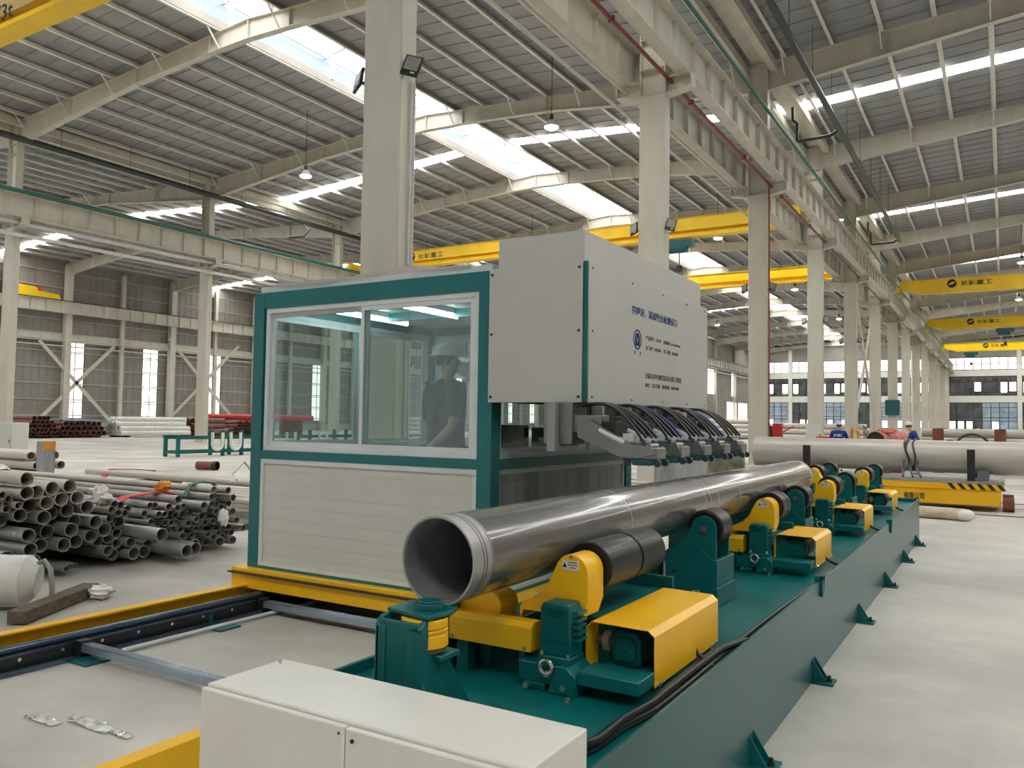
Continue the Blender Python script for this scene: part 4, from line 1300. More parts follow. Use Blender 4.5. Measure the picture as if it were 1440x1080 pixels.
person('worker in blue overalls and white hard hat bending over the pink wrapped pipe', (-2.60, 31.0, 0),
       dict(pelvis=(-2.52, 31.0, .95), spine=(-2.55, 31.0, 1.12), chest=(-2.62, 31.0, 1.33), neck=(-2.72, 31.0, 1.55), head=(-2.80, 31.0, 1.67),
            shL=(-2.65, 30.8, 1.42), elL=(-2.80, 30.76, 1.18), wrL=(-3.02, 30.8, 1.12), shR=(-2.63, 31.2, 1.42), elR=(-2.80, 31.24, 1.18), wrR=(-3.00, 31.2, 1.12),
            hipL=(-2.52, 30.9, .9), knL=(-2.54, 30.9, .48), anL=(-2.50, 30.9, .09), hipR=(-2.52, 31.1, .9), knR=(-2.54, 31.1, .48), anR=(-2.50, 31.1, .09), toe=(-1, 0, 0)), (-1, -.25, -.0), 'blue_cloth', 'blue_cloth')
person('third worker in blue with a white hard hat far back among the pipe racks', (-1.2, 52, 0),
       dict(pelvis=(-1.2, 52, .72), spine=(-1.2, 52, .9), chest=(-1.2, 52, 1.1), neck=(-1.2, 52, 1.32), head=(-1.2, 52, 1.45),
            shL=(-1.4, 52, 1.22), elL=(-1.5, 51.9, .95), wrL=(-1.4, 51.7, .9), shR=(-1.0, 52, 1.22), elR=(-.9, 51.9, .95), wrR=(-1.0, 51.7, .9),
            hipL=(-1.3, 52, .67), knL=(-1.3, 51.6, .5), anL=(-1.3, 51.7, .09), hipR=(-1.1, 52, .67), knR=(-1.1, 51.6, .5), anR=(-1.1, 51.7, .09), toe=(0, -1, 0)), (-.6, -1, 0), 'blue_cloth', 'blue_cloth')
# ================================================================== CRANES, LAMPS AND PIPE RUNS OVERHEAD
def crane(Y, xa, xb, label, mark=None, mx=0, hoist=None, ht=1.15):
    t = empty('overhead_crane', ((xa + xb) / 2, Y, 13.06), label, 'crane')
    z0 = 13.12
    led = xb < 0
    lo_ = z0 + (.42 if led else .05)
    g = G_().prism([(xa, z0 + .5), (xa + 1.6, lo_), (xb - 1.6, lo_), (xb, z0 + .5), (xb, z0 + ht), (xa, z0 + ht)], 'y', Y - .28, Y + .28)
    g.o('box_girder', 'crane_yellow', t)
    if led:
        G_().box(xa + 1.6, xb - 1.6, Y - .05, Y + .05, z0 + .1, lo_).o('track_web', 'crane_yellow', t)
    g = G_().box(xa + 1.6, xb - 1.6, Y - .34, Y + .34, z0 - .02, z0 + (.12 if led else .05))
    g.o('lower_flange', 'crane_yellow', t)
    G_().box(xa, xb, Y - .36, Y + .36, z0 + ht, z0 + ht + .04).o('upper_flange', 'crane_yellow', t)
    for x in (xa, xb):
        G_().box(x - .18, x + .18, Y - 1.6, Y + 1.6, 13.1, 13.62).o('end_truck', 'crane_yellow', t, bev=.03, seg=1)
        for y in (Y - 1.3, Y + 1.3):
            G_().cyl((x - .06, y, 13.2), (x + .06, y, 13.2), .14, 16).o('truck_wheel', 'black', t)
    if mark:
        w_ = 2.6
        text('长城重工', .6, 'black_text', t, (mx + .95, Y - .285, z0 + .55), FRONT, 'girder_lettering', .002, 2.3, .01, .42)
        g = G_()
        q = []
        for k in range(24):
            a = 2 * math.pi * k / 24
            q.append((mx + .3 + .36 * math.cos(a), z0 + .74 + .36 * math.sin(a)))
        g.prism(q, 'y', Y - .288, Y - .281)
        g.o('round_mark', 'black_text', t)
        G_().prism([(mx - .0, z0 + .62), (mx + .28, z0 + .86), (mx + .62, z0 + .9), (mx + .34, z0 + .66)], 'y', Y - .292, Y - .2885).o('mark_stroke', 'crane_yellow', t)
    if hoist is not None:
        G_().box(hoist - .9, hoist + .9, Y - .5, Y + .1, 12.5, 12.95).cyl((hoist - .7, Y - .2, 12.45), (hoist + .5, Y - .2, 12.45), .28, 16).o('hoist', 'teal_dark', t, bev=.03)
        G_().cyl((hoist, Y - .2, 11.4), (hoist, Y - .2, 12.3), .03, 6).box(hoist - .15, hoist + .15, Y - .3, Y - .1, 11.0, 11.4).o('hook_block', 'black', t)
    return t
crane(48, -42.9, -9.7, 'yellow crane girder spanning the left bay behind the machine housing', True, -38.2, -17.0)
crane(67, -42.9, -9.7, 'farther yellow crane girder in the left bay, seen right of the housing', None, 0, None)
crane(78, -7.6, 26.0, 'nearest yellow crane girder in the right bay, with round mark', True, -3.9)
crane(107, -7.6, 26.0, 'middle yellow crane girder in the right bay, with teal hoist', True, -3.4, 0.3)
crane(139, -7.6, 26.0, 'farthest yellow crane girder in the right bay', True, -2.4, -4)
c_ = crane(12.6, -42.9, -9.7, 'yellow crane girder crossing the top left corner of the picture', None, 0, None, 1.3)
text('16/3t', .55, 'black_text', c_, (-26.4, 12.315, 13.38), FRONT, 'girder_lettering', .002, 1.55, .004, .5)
c_.children[0].data.materials[0] = M['crane_shaded']
t = empty('crane_end_truck', (-79.9, 42.6, 13.06), 'small yellow crane truck on the far left runway, at the left picture edge', 'crane')
G_().prism([(40.2, 13.06), (45.2, 13.06), (45.0, 13.5), (43.5, 13.6), (42.6, 14.0), (41.2, 14.0), (40.3, 13.5)], 'x', -80.1, -79.7).o('truck_body', 'crane_yellow', t, bev=.03)
G_().box(-80.0, -79.6, 42.9, 43.3, 13.62, 14.0).o('buffer', 'red', t)
def highbay(x, y, z, label, group=None):
    t = empty('high_bay_lamp', (x, y, z), label, 'lamp', group)
    G_().cyl((x, y, z + .55), (x, y, eave(2 if x > 0 else 1, x) + .01), .014, 6).cyl((x, y, z + .30), (x, y, z + .55), .09, 12).o('stem', 'black', t)
    G_().cyl((x, y, z), (x, y, z + .3), .34, 24, .12).o('shade', 'alu', t)
    G_().ball((x, y, z + .0), .3, 16, 8, (1, 1, .4)).o('lens', 'lamp_lens', t)
highbay(-16.6, 30.4, 14.4, 'white bell lamp hanging right of the big column')
highbay(-31.3, 30.4, 14.4, 'white bell lamp hanging left of the big column')
highbay(1.4, 75.4, 14.8, 'white bell lamp above the nearest crane in the right bay')
highbay(1.5, 97, 14.8, 'white bell lamp between the cranes in the right bay')
for y in (54.4, 78.4, 102.4):
    for x in (-16.6, -31.3):
        highbay(x, y, 14.4, 'small far bell lamp under the left bay roof, %s frame back, %s side' % (NTH(round((y - 30.4) / 24 )), 'right' if x > -20 else 'left'), 'far bell lamps of the left bay')
def flood(x, y, z, sd, label):
    t = empty('flood_light', (x, y, z), label, 'lamp')
    rot = Matrix.Translation((x + sd * .17, y - .02, z + .02)) @ Matrix.Rotation(sd * R(28), 4, 'Z') @ Matrix.Rotation(R(-14), 4, 'X') @ Matrix.Rotation(sd * R(16), 4, 'Y')
    def J(g): return G_().join(g, rot)
    J(G_().box(-.15, .15, -.02, .03, -.17, .2)).o('lamp_body', 'black', t, bev=.008, seg=1)
    J(G_().box(-.12, .12, -.026, -.0205, -.08, .17)).o('lens', 'lens_off', t)
    J(G_().box(.02, .09, -.026, -.0205, -.14, -.11)).o('type_plate', 'alu', t)
    G_().box(min(x, x + sd * .1), max(x, x + sd * .1), y - .03, y + .03, z - .05, z - .02).o('bracket', 'black', t)
CN = {10.3: 'nearest big column', 22.3: 'second column of the row', 34.3: 'third column of the row', 46.3: 'fourth column of the row', 58.3: 'fifth column of the row'}
for y, n in CN.items():
    flood(XS[2] + .39, y - .12, 7.35, 1, 'black floodlight on the right side of the ' + n)
    flood(XS[2] - .41, y - .12, 7.35, -1, 'black floodlight on the left side of the ' + n)
def run(name, pts, r, m_, label, cat='pipe', n=10):
    return G_().sweep(pts, r, n).o(name, m_, None, 0, label, cat)
# red fire main with drop at the third column
t = empty('fire_pipe', (-8.15, 60, 11.6), 'red fire water pipe running along the tops of the middle columns', 'pipe')
G_().cyl((-8.18, Y0 + .5, 11.62), (-8.18, Y1 - 1, 11.62), .055, 10).o('main', 'red_pipe', t)
G_().cyl((-8.24, 34.05, .3), (-8.24, 34.05, 11.56), .032, 10).o('riser_pipe', 'red_pipe', None, 0, 'thin red riser pipe down the right edge of the third column', 'pipe')
for y in range(12, 160, 6):
    G_().box(-8.25, -8.1, y - .04, y + .04, 11.55, 11.70).o('pipe_clamp', 'red_pipe', t)
run('bus_pipe', [(-7.34, Y0 + .5, 13.3), (-7.34, Y1 - 1, 13.3)], .06, 'green_pipe', 'thin green bus pipe along the right bay runway beam', 'pipe')
run('bus_pipe', [(-42.6, Y0 + .5, 13.0), (-42.6, Y1 - 1, 13.0)], .09, 'green_pipe', 'green bus pipe along the left runway beam', 'pipe')
# roof drains: dark collector pipes with U shaped branches
t = empty('roof_drain', (-6.2, 60, 15), 'dark roof drain pipe hanging in the right bay with U shaped branches', 'pipe')
G_().cyl((-6.1, Y0 + .5, 15.05), (-6.1, 62.5, 14.75), .13, 14).o('collector', 'dark_pipe', t)
for y in (38, 62.4):
    G_().sweep([(-6.1, y, 14.9), (-6.5, y, 14.66), (-7.9, y + .1, 14.66), (-7.95, y + .1, 14.7), (-7.95, y + .1, 15.5), (-8.15, y + .1, 15.7), (-8.15, y + .1, 16.3)], .075, 10).o('branch', 'dark_pipe', t)
for y in range(12, 62, 4):
    G_().cyl((-6.1, y, 15.0), (-6.1, y, 17.1), .012, 5).o('hanger_rod', 'dark_pipe', t)
t = empty('roof_drain', (-43.2, 60, 15.7), 'dark roof drain pipe running along the left column row', 'pipe')
G_().cyl((-42.9, Y0 + .5, 15.75), (-42.9, 70, 15.72), .17, 14).o('collector', 'dark_pipe', t)
for y in range(20, 70, 4):
    G_().cyl((-42.9, y, 15.8), (-42.9, y, 17.2), .014, 5).o('hanger_rod', 'dark_pipe', t)
G_().sweep([(-42.9, 41.5, 15.6), (-42.2, 41.5, 15.1), (-42.2, 41, 14.5), (-43.3, 40.6, 14.45)], .07, 8).o('branch', 'dark_pipe', t)
# conduits below the left runway
for i, z in enumerate((11.55, 10.9)):
    run('conduit_rail', [(-43.4, Y0 + .5, z), (-43.4, Y1 - 1, z)], .1, 'alu', ('upper', 'lower')[i] + ' pale conduit strung along the left column row', 'pipe')
    run('conduit_rail', [(-9.6, Y0 + .5, z - .0), (-9.6, Y1 - 1, z - .0)], .05, 'white_steel', ('upper', 'lower')[i] + ' pale conduit strung along the left of the middle columns', 'pipe')
    run('conduit_rail', [(-80.2, Y0 + .5, z - 2.4), (-80.2, Y1 - 1, z - 2.4)], .06, 'white_steel', ('upper', 'lower')[i] + ' pale conduit along the far left wall', 'pipe')
for e in (0, .09):
    G_().cyl((-8.27, 10.33 + e, .3), (-8.27, 10.33 + e, 7.2), .018, 8).o('lamp_conduit', 'alu', None, 0, ('thin conduit up the right face of the nearest big column', 'second thin conduit beside it on the nearest big column')[0 if e == 0 else 1], 'pipe')
# crossed bracing between two far columns
for i, (a, b) in enumerate((((-8.75, 58.6, .4), (-8.75, 70.0, 11.2)), ((-8.55, 58.6, 11.2), (-8.55, 70.0, .4)))):
    G_().beam(a, b, .12, .3).o('column_brace', 'white_steel', None, 0, ('white diagonal brace rising away between the fifth and sixth columns', 'white diagonal brace falling away between the fifth and sixth columns')[i], 'brace')

# ================================================================== BOXES AT THE COLUMNS
def boxthing(name, label, cat, x0, x1, y0, y1, z0, z1, m_, door=True, legs=False):
    t = empty(name, ((x0 + x1) / 2, (y0 + y1) / 2, z0), label, cat)
    G_().box(x0, x1, y0, y1, z0, z1).o('body', m_, t, bev=.01, seg=1)
    if door:
        G_().box(x0 + .03, x1 - .03, y0 - .02, y0 - .001, z0 + .03, z1 - .03).o('door', m_, t, bev=.006, seg=1)
        G_().box(x1 - .12, x1 - .08, y0 - .035, y0 - .021, (z0 + z1) / 2 - .06, (z0 + z1) / 2 + .06).o('handle', 'black', t)
    return t
boxthing('switch_box', 'grey switch box on the fourth column of the row', 'switch box', -9.15, -8.32, 45.8, 46.09, .55, 1.75, 'panel')
boxthing('electric_box', 'dark green electric box hung on the seventh column', 'switch box', -9.3, -8.1, 81.7, 82.09, 2.7, 4.1, 'teal_dark')
boxthing('hydrant_cabinet', 'red hydrant cabinet right of the third column', 'cabinet', -8.22, -7.85, 34.55, 34.8, .0, 1.72, 'red')
boxthing('grey_case', 'grey slatted machine case on the floor beyond the probe heads', 'case', -8.0, -6.7, 20.6, 21.3, .02, .92, 'galv', False)
boxthing('white_cabinet', 'pale cabinet on legs at the left edge of the picture', 'cabinet', -31.2, -30.3, 15.6, 16.2, .0, 1.35, 'panel')
t = empty('post', (-20.5, 11.6, 0), 'grey steel post with an orange top on the pipes at the left', 'post')
G_().box(-20.75, -20.55, 11.3, 11.6, 0, .98).box(-20.55, -20.45, 11.3, 11.6, 0, .96).o('shaft', 'galv', t)
G_().box(-20.449, -20.44, 11.3, 11.6, .76, .98).o('orange_patch', 'orange', t)
# canvas covered machine beyond the bed end
t = empty('covered_machine', (-4.15, 14.2, 0), 'olive canvas covered machine beyond the far end of the big pipe', 'covered machine')
vs_, fs_ = [], []
rr = random.Random(4)
for k in range(9):
    z = 1.28 * k / 8
    for j in range(20):
        a = 2 * math.pi * j / 20
        r_ = (.36 - .1 * (k / 8) ** 2) * (1 + .09 * math.sin(5 * a + k * .6)) * (1 if k < 8 else .5)
        vs_.append((-4.15 + r_ * math.cos(a), 14.2 + r_ * math.sin(a), z + rr.uniform(-.01, .01) * (0 < k)))
for k in range(8):
    for j in range(20):
        fs_.append((k * 20 + j, k * 20 + (j + 1) % 20, (k + 1) * 20 + (j + 1) % 20, (k + 1) * 20 + j))
fs_.append(tuple(range(160, 180)))
G_().add(vs_, fs_).o('canvas', 'camo', t)

# ================================================================== PIPE STACK LEFT OF THE BOOTH
STK = [(-8.35,4.728,0.894,0.071),(-8.35,4.897,0.905,0.072),(-8.35,4.425,0.871,0.069),(-8.35,4.568,0.866,0.070),(-8.35,4.819,0.778,0.072),(-8.35,4.979,0.782,0.073),(-8.35,4.528,0.729,0.070),(-8.35,4.670,0.751,0.071),(-8.35,5.083,0.673,0.074),(-8.35,4.614,0.611,0.070),(-8.35,4.763,0.633,0.071),(-8.35,4.908,0.652,0.072),(-8.35,5.015,0.524,0.073),(-8.35,5.165,0.513,0.074),(-8.35,5.283,0.418,0.075),(-8.35,4.736,0.445,0.071),(-8.35,4.881,0.462,0.072),(-8.35,4.811,0.318,0.072),(-8.35,4.973,0.331,0.073),(-8.35,5.142,0.361,0.074),(-8.35,4.665,0.315,0.070),(-8.35,4.276,0.608,0.068),(-8.35,4.409,0.650,0.069),(-8.10,4.378,1.015,0.069),(-8.10,4.401,0.468,0.069),(-8.10,4.419,0.327,0.069),(-8.10,4.477,0.198,0.070),(-8.10,4.177,0.284,0.067),(-8.35,4.304,0.818,0.042),(-8.35,4.363,0.755,0.042),(-8.35,4.282,0.721,0.042),(-8.35,4.228,0.861,0.042),(-8.35,4.213,0.772,0.041),(-8.35,5.394,0.680,0.043),(-8.35,5.493,0.664,0.043),(-8.35,5.602,0.607,0.044),(-8.35,5.320,0.630,0.043),(-8.35,5.400,0.590,0.043),(-8.35,5.502,0.576,0.043),(-8.35,5.336,0.530,0.043),(-8.35,5.423,0.499,0.043),(-8.35,5.266,0.286,0.054),(-8.35,5.375,0.307,0.054),(-8.35,5.507,0.346,0.055),(-8.35,5.322,0.190,0.054),(-8.35,5.467,0.242,0.055),(-8.35,5.579,0.249,0.055),(-8.35,5.427,0.126,0.066),(-8.35,5.607,0.127,0.067),(-8.35,5.745,0.128,0.068),(-8.35,5.536,0.468,0.067),(-8.35,5.879,0.171,0.069),(-7.90,5.634,0.366,0.071),(-7.90,6.021,0.134,0.074),(-8.05,6.172,0.134,0.074),(-8.35,5.865,0.626,0.042),(-8.35,5.969,0.613,0.042),(-8.35,6.077,0.594,0.043),(-8.35,6.176,0.575,0.043),(-8.35,6.264,0.559,0.043),(-8.35,6.353,0.570,0.044),(-8.35,5.801,0.534,0.041),(-8.35,5.903,0.529,0.042),(-8.35,6.007,0.518,0.042),(-8.35,6.109,0.498,0.043),(-8.35,6.222,0.481,0.043),(-8.35,6.343,0.478,0.044),(-8.35,6.458,0.497,0.044),(-8.35,5.829,0.447,0.042),(-8.35,5.949,0.437,0.042),(-8.35,6.041,0.416,0.042),(-8.35,6.147,0.399,0.043),(-8.35,6.244,0.388,0.043),(-8.35,6.338,0.377,0.043),(-8.35,5.990,0.338,0.042),(-8.35,6.075,0.314,0.042),(-8.35,6.168,0.312,0.043),(-8.35,6.282,0.308,0.043),(-8.35,6.002,0.251,0.042),(-8.35,6.096,0.226,0.042),(-8.35,6.223,0.243,0.043),(-8.35,5.906,0.361,0.042),(-8.35,6.329,0.214,0.059),(-8.25,6.445,0.591,0.047),(-8.25,6.188,0.674,0.046),(-8.35,6.738,0.752,0.044),(-8.35,6.878,0.738,0.044),(-8.35,6.674,0.672,0.044),(-8.35,6.794,0.660,0.044),(-8.35,6.938,0.645,0.045),(-8.35,6.997,0.562,0.045),(-8.35,6.795,0.565,0.044),(-8.35,6.657,0.583,0.044),(-8.35,7.047,0.458,0.045),(-8.35,6.876,0.523,0.044),(-8.35,6.956,0.479,0.045),(-8.35,6.666,0.461,0.044),(-8.35,6.754,0.483,0.044),(-8.35,6.835,0.442,0.044),(-8.35,6.582,0.533,0.043),(-8.35,6.577,0.444,0.043),(-8.35,6.547,0.290,0.041),(-8.35,6.839,0.353,0.042),(-8.35,6.432,0.223,0.041),(-8.35,6.596,0.359,0.041),(-8.35,7.141,0.250,0.043),(-8.35,7.014,0.258,0.043),(-8.35,6.859,0.206,0.042),(-8.35,6.672,0.181,0.041),(-8.35,7.030,0.355,0.043),(-8.35,6.762,0.313,0.042),(-8.35,7.076,0.103,0.043),(-8.35,6.688,0.372,0.042),(-8.35,6.746,0.228,0.042),(-8.35,6.894,0.285,0.042),(-8.35,6.412,0.423,0.041),(-8.35,6.598,0.222,0.041),(-8.35,6.463,0.302,0.041),(-8.35,6.946,0.202,0.042),(-8.35,7.074,0.192,0.043),(-8.35,6.496,0.411,0.041),(-8.35,6.760,0.122,0.062),(-8.35,6.571,0.121,0.061),(-8.35,6.447,0.120,0.060),(-8.35,6.875,0.111,0.051),(-8.35,6.980,0.111,0.051),(-8.15,4.776,0.092,0.032),(-8.15,4.845,0.093,0.033),(-8.15,4.913,0.093,0.033),(-8.15,4.272,0.096,0.036),(-8.15,4.347,0.096,0.036),(-8.15,4.223,0.153,0.036)]
pm = {}
def bundle_pipe(x1, y, z, r, L, m_='pipe_grey', thin=.09):
    key = (r, L, m_)
    n = 20 if r > .05 else 14
    if key not in pm:
        g = G_().tube((-L, 0, 0), (0, 0, 0), r, r * (1 - thin), n)
        me = g.mesh('pipe')
        me.materials.append(M[m_])
        pm[key] = me
    o = bpy.data.objects.new('steel_pipe', pm[key])
    COL.objects.link(o)
    o.location = (x1, y, z)
    return o
rr = random.Random(11)
zones = {}
for i, (x, y, z, r) in enumerate(STK):
    q = round(r / .004) * .004
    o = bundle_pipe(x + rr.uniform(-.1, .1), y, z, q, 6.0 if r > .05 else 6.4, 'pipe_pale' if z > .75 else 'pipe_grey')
    zn = 0 if (r > .058 and y < 6.2) else 1 if y < 6.7 else 2
    zones.setdefault(zn, []).append((y, z, o))
for zn, items in zones.items():
    zt = max(z for y, z, o in items)
    h = (.135, .1, .09)[zn]
    rows = {}
    for y, z, o in items:
        rows.setdefault(int((zt - z) / h), []).append((y, o))
    for k, (rw, lst) in enumerate(sorted(rows.items())):
        for m_, (y, o) in enumerate(sorted(lst, key=lambda a: a[0])):
            tag(o, ('larger grey pipe of the left stack', 'thin pipe beside the larger ones in the stack', 'thin pipe of the dense bundle by the booth')[zn] + ', %s row down, %s from the left' % (NTH(k + 1), NTH(m_ + 1)), 'pipe',
                ('larger pipes in the left stack', 'thin pipes among the larger ones', 'thin pipes in the dense bundle')[zn])
# the bearers under the stack
for i, x in enumerate((-9.6, -12.6)):
    G_().box(x - .06, x + .06, 3.9, 8.8, 0, .085).o('timber_bearer', 'wood', None, .004, ('front timber bearer under the pipe stack', 'rear timber bearer under the pipe stack')[i], 'timber')
for i in range(7):
    G_().tube((-16.9 + .1 * (i % 3), 10.3 + i * .17, .44 - .012 * i), (-9.5, 10.3 + i * .17, .44 - .012 * i), .062, .055, 16).o('steel_pipe', 'pipe_pale', None, 0, '%s pale pipe of the red-strapped low bundle, counted from the front' % NTH(i + 1), 'pipe', 'pipes of the strapped back bundle')
for i, x in enumerate((-15.8, -11.2)):
    G_().box(x, x + .2, 10.1, 11.7, 0, .30).o('timber_bearer', 'wood', None, 0, ('left', 'right')[i] + ' timber bearer under the strapped back bundle', 'timber')
for i, x in enumerate((-12.6, -9.9)):
    G_().box(x, x + .2, 8.8, 10.05, 0, .264).o('timber_bearer', 'wood', None, 0, ('left', 'right')[i] + ' timber bearer under the pipes behind the dense bundle', 'timber')
for i, x in enumerate((-28, -23)):
    G_().box(x, x + .2, 11.7, 12.8, 0, .19).o('timber_bearer', 'wood', None, 0, ('left', 'right')[i] + ' timber bearer under the pipes beside the grey post', 'timber')
for i in range(8):
    G_().tube((-13.2, 8.9 + i * .15, .32 + .03 * (i % 2)), (-9.2, 8.9 + i * .15, .32 + .03 * (i % 2)), .055, .049, 14).o('steel_pipe', 'pipe_pale', None, 0, '%s pale pipe lying behind the dense bundle, counted from the front' % NTH(i + 1), 'pipe', 'pipes right behind the dense bundle')
for i in range(6):
    G_().tube((-30, 11.9 + (i % 3) * .32, .3 + .25 * (i // 3)), (-21.8 - .3 * (i % 2), 11.9 + (i % 3) * .32, .3 + .25 * (i // 3)), .11, .1, 16).o('steel_pipe', 'pipe_pale', None, 0, 'pale pipe beside the grey post, %s layer, %s from the front' % (('lower', 'upper')[i // 3], NTH(i % 3 + 1)), 'pipe', 'pipes beside the grey post')
def strap(name, pts, w_, th, m_, label):
    g = G_()
    for p, q in zip(pts[:-1], pts[1:]):
        g.beam(p, q, w_, th)
    return g.o(name, m_, None, 0, label, 'strap')
strap('sling', [(-16.1, 10.1, .3), (-16.15, 10.35, .515), (-16.2, 10.9, .49), (-16.2, 11.4, .44), (-16.2, 11.6, .3)], .12, .015, 'red', 'red sling over the low back bundle of pipes')
strap('sling', [(-8.62, 5.6, .66), (-8.66, 5.75, .72), (-8.7, 6.0, .73), (-8.72, 6.25, .75), (-8.72, 6.4, .70)], .13, .012, 'red', 'red cloth sling across the top of the left pipe stack')
strap('sling', [(-8.72, 6.58, .66), (-8.72, 6.66, .80), (-8.72, 6.82, .83), (-8.72, 7.0, .80), (-8.72, 7.08, .70)], .07, .015, 'green_pipe', 'green sling round the topmost pipes of the dense bundle')
def crumple(name, c, r, sc, m_, label, cat, seed, amp=.35):
    rr = random.Random(seed)
    g = G_().ball(c, r, 14, 10, sc)
    mid = Vector(c)
    vv = {}
    out = []
    for v in g.v:
        k = (round(v.x, 4), round(v.y, 4), round(v.z, 4))
        if k not in vv:
            vv[k] = mid + (v - mid) * (1 + rr.uniform(-amp, amp))
        out.append(vv[k])
    zmin = min(v.z for v in out)
    return g.__class__().add(out, g.f).o(name, m_, None, 0, label, cat)
crumple('orange_wrapper', (-8.75, 6.3, .80), .085, (.9, 1.1, .8), 'orange', 'orange cloth bunched on top of the pipe stack', 'cloth', 3, .3)
crumple('white_rag', (-8.45, 5.3, .78), .1, (1, 1.1, .9), 'white_wrap', 'white rag between the larger and thinner pipes of the stack', 'cloth', 5)
crumple('white_bag', (-8.2, 6.75, .42), .085, (.6, .8, 1.2), 'white_wrap', 'small white bag hanging among the pipe ends of the dense bundle', 'bag', 6, .2)
crumple('plastic_bag', (-6.98, 4.42, .06), .095, (1.2, 1, .6), 'white_wrap', 'white plastic bag lying on the floor at the end of the timber', 'bag', 8, .3)
crumple('rag_bundle', (-10.6, 5.3, .98), .1, (1.6, 1.2, .5), 'white_wrap', 'pale rag bundle on the back of the larger pipes', 'cloth', 9, .3)
G_().beam((-6.62, 3.5, .06), (-7.2, 4.46, .06), .15, .10).o('timber', 'wood', None, .006, 'dirty square timber lying on the floor before the pipe stack', 'timber')
t = empty('white_roll', (-7.3, 3.62, 0), 'white wrapped roll at the left edge with a bent grey hose', 'roll')
G_().sweep([(-7.95, 3.2, .24), (-7.45, 3.62, .24), (-7.14, 3.86, .24), (-7.08, 3.92, .23)], [.2, .22, .21, .13], 16).o('wrapped_body', 'white_wrap', t)
G_().sweep([(-7.12, 3.89, .36), (-7.04, 3.94, .4), (-6.98, 3.96, .33), (-6.96, 3.97, .16), (-7.0, 3.98, .02)], .022, 8).o('hose', 'galv', t)
# bent white bars and small stuff on the back bundle
for i, (y, e) in enumerate(((8.2, 0), (8.55, .1))):
    run('bent_bar', [(-9.1 + e, y - .5, .78), (-9.3 + e, y - .4, .86), (-9.9 + e, y + .3, .98), (-10.3 + e, y + .8, .8)], .018, 'alu', ('near', 'far')[i] + ' thin white bent bar leaning on the pipes beside the booth', 'bar', 6)
for i in range(6):
    G_().cyl((-17.0, 14.9 + i * .22, .032), (-14.6, 14.9 + i * .22, .032), .03, 8).o('thin_bar', 'pipe_pale', None, 0, '%s thin pale bar of the fanned bundle by the booth post' % NTH(i + 1), 'bar', 'fanned thin bars')
t = empty('pipe_fitting', (-21, 16.5, 0), 'short brown pipe fitting lying on the floor behind the back bundle', 'pipe')
G_().tube((-21.5, 16.66, .14), (-20.95, 16.84, .14), .13, .11, 20).o('barrel', 'rust', t)
G_().tube((-20.97, 16.83, .14), (-20.84, 16.87, .14), .145, .11, 20).o('collar', 'black', t)
# plastic scraps on the floor
for i, (x, y, s_) in enumerate(((-4.42, 2.52, .16), (-4.12, 2.62, .2), (-4.3, 2.62, .07), (-3.9, 2.62, .1))):
    sheet('plastic_scrap', x - s_, x + s_ * .6, y - s_ * .22, y + s_ * .22, .0, .03, 'film', ('long clear plastic scrap on the floor at the bottom left', 'crumpled clear plastic scrap, largest one on the bottom left floor', 'tiny clear plastic scrap between the two larger ones', 'thin plastic scrap nearest the white cabinet')[i], 'scrap', 12, 5, 20 + i)
# green rack with white U hooks
t = empty('green_rack', (-29, 26, 0), 'low green steel rack with white U shaped hooks in front of the left columns', 'rack')
for y0 in (21.2, 23.4, 24.4, 26.0, 28.5, 31, 33.5):
    for x in (-29.4, -28.6):
        G_().box(x - .06, x + .06, y0 - .06, y0 + .06, 0, .85 if y0 < 23 else 1.1).o('upright', 'teal', t)
for z in (.2, .78):
    for x in (-29.4, -28.6):
        G_().box(x - .05, x + .05, 21.2, 33.5, z - .06, z + .06).o('long_beam', 'teal', t)
for y0 in (21.2, 24.4, 28.5, 33.5):
    G_().box(-29.4, -28.6, y0 - .05, y0 + .05, .14, .26).o('cross_beam', 'teal', t)
for y0 in (23.05, 24.0, 25.4, 27.2, 29.3, 32.3):
    pts = [(-28.5, y0 - .26 + .0, 1.0)] + [(-28.5, y0 - .26 * math.cos(math.pi * k / 10), .52 - .26 * math.sin(math.pi * k / 10)) for k in range(11)] + [(-28.5, y0 + .26, 1.0)]
    G_().sweep(pts, .065, 8).o('u_hook', 'white_wrap', t)
G_().cyl((-29, 26.2, .4), (-29, 33, .4), .16, 14).o('roller_tube', 'alu', t)

# ------------------------------------------------------------------ far stacks by the left wall
def pile(n, x0, y0, rows, r, ax, L, m_, label, group, z0=.12, name='steel_pipe'):
    me = (G_().tube((0, 0, 0), (-L, 0, 0) if ax == 'x' else (0, L, 0), r, r * .86, 12) if not name.startswith('wrapped') else G_().cyl((0, 0, 0), (-L, 0, 0) if ax == 'x' else (0, L, 0), r, 14)).mesh(name)
    me.materials.append(M[m_])
    for q, e in enumerate((.12, .88)):
        b = G_()
        if ax == 'x': b.box(x0 - L * e - .1, x0 - L * e + .1, y0 - r, y0 + (n - 1) * 2.03 * r + r, 0, z0)
        else: b.box(x0 - (n - 1) * 2.03 * r - r, x0 + r, y0 + L * e - .1, y0 + L * e + .1, 0, z0)
        b.o('timber_bearer', 'wood', None, 0, '%s timber bearer under the %s' % (('front', 'rear')[q], group), 'timber')
    k = 0
    for row in range(rows):
        for i in range(n - row):
            o = bpy.data.objects.new(name, me)
            COL.objects.link(o)
            d = (i + row * .5) * 2.03 * r
            jj = random.uniform(-.15, .15)
            o.location = (x0 + jj, y0 + d, z0 + r + row * 1.75 * r) if ax == 'x' else (x0 - d, y0 + jj, z0 + r + row * 1.75 * r)
            tag(o, '%s, %s row up, %s %s' % (label, NTH(row + 1), NTH(i + 1), 'from the left' if ax == 'x' else 'from the front'), 'pipe', group)
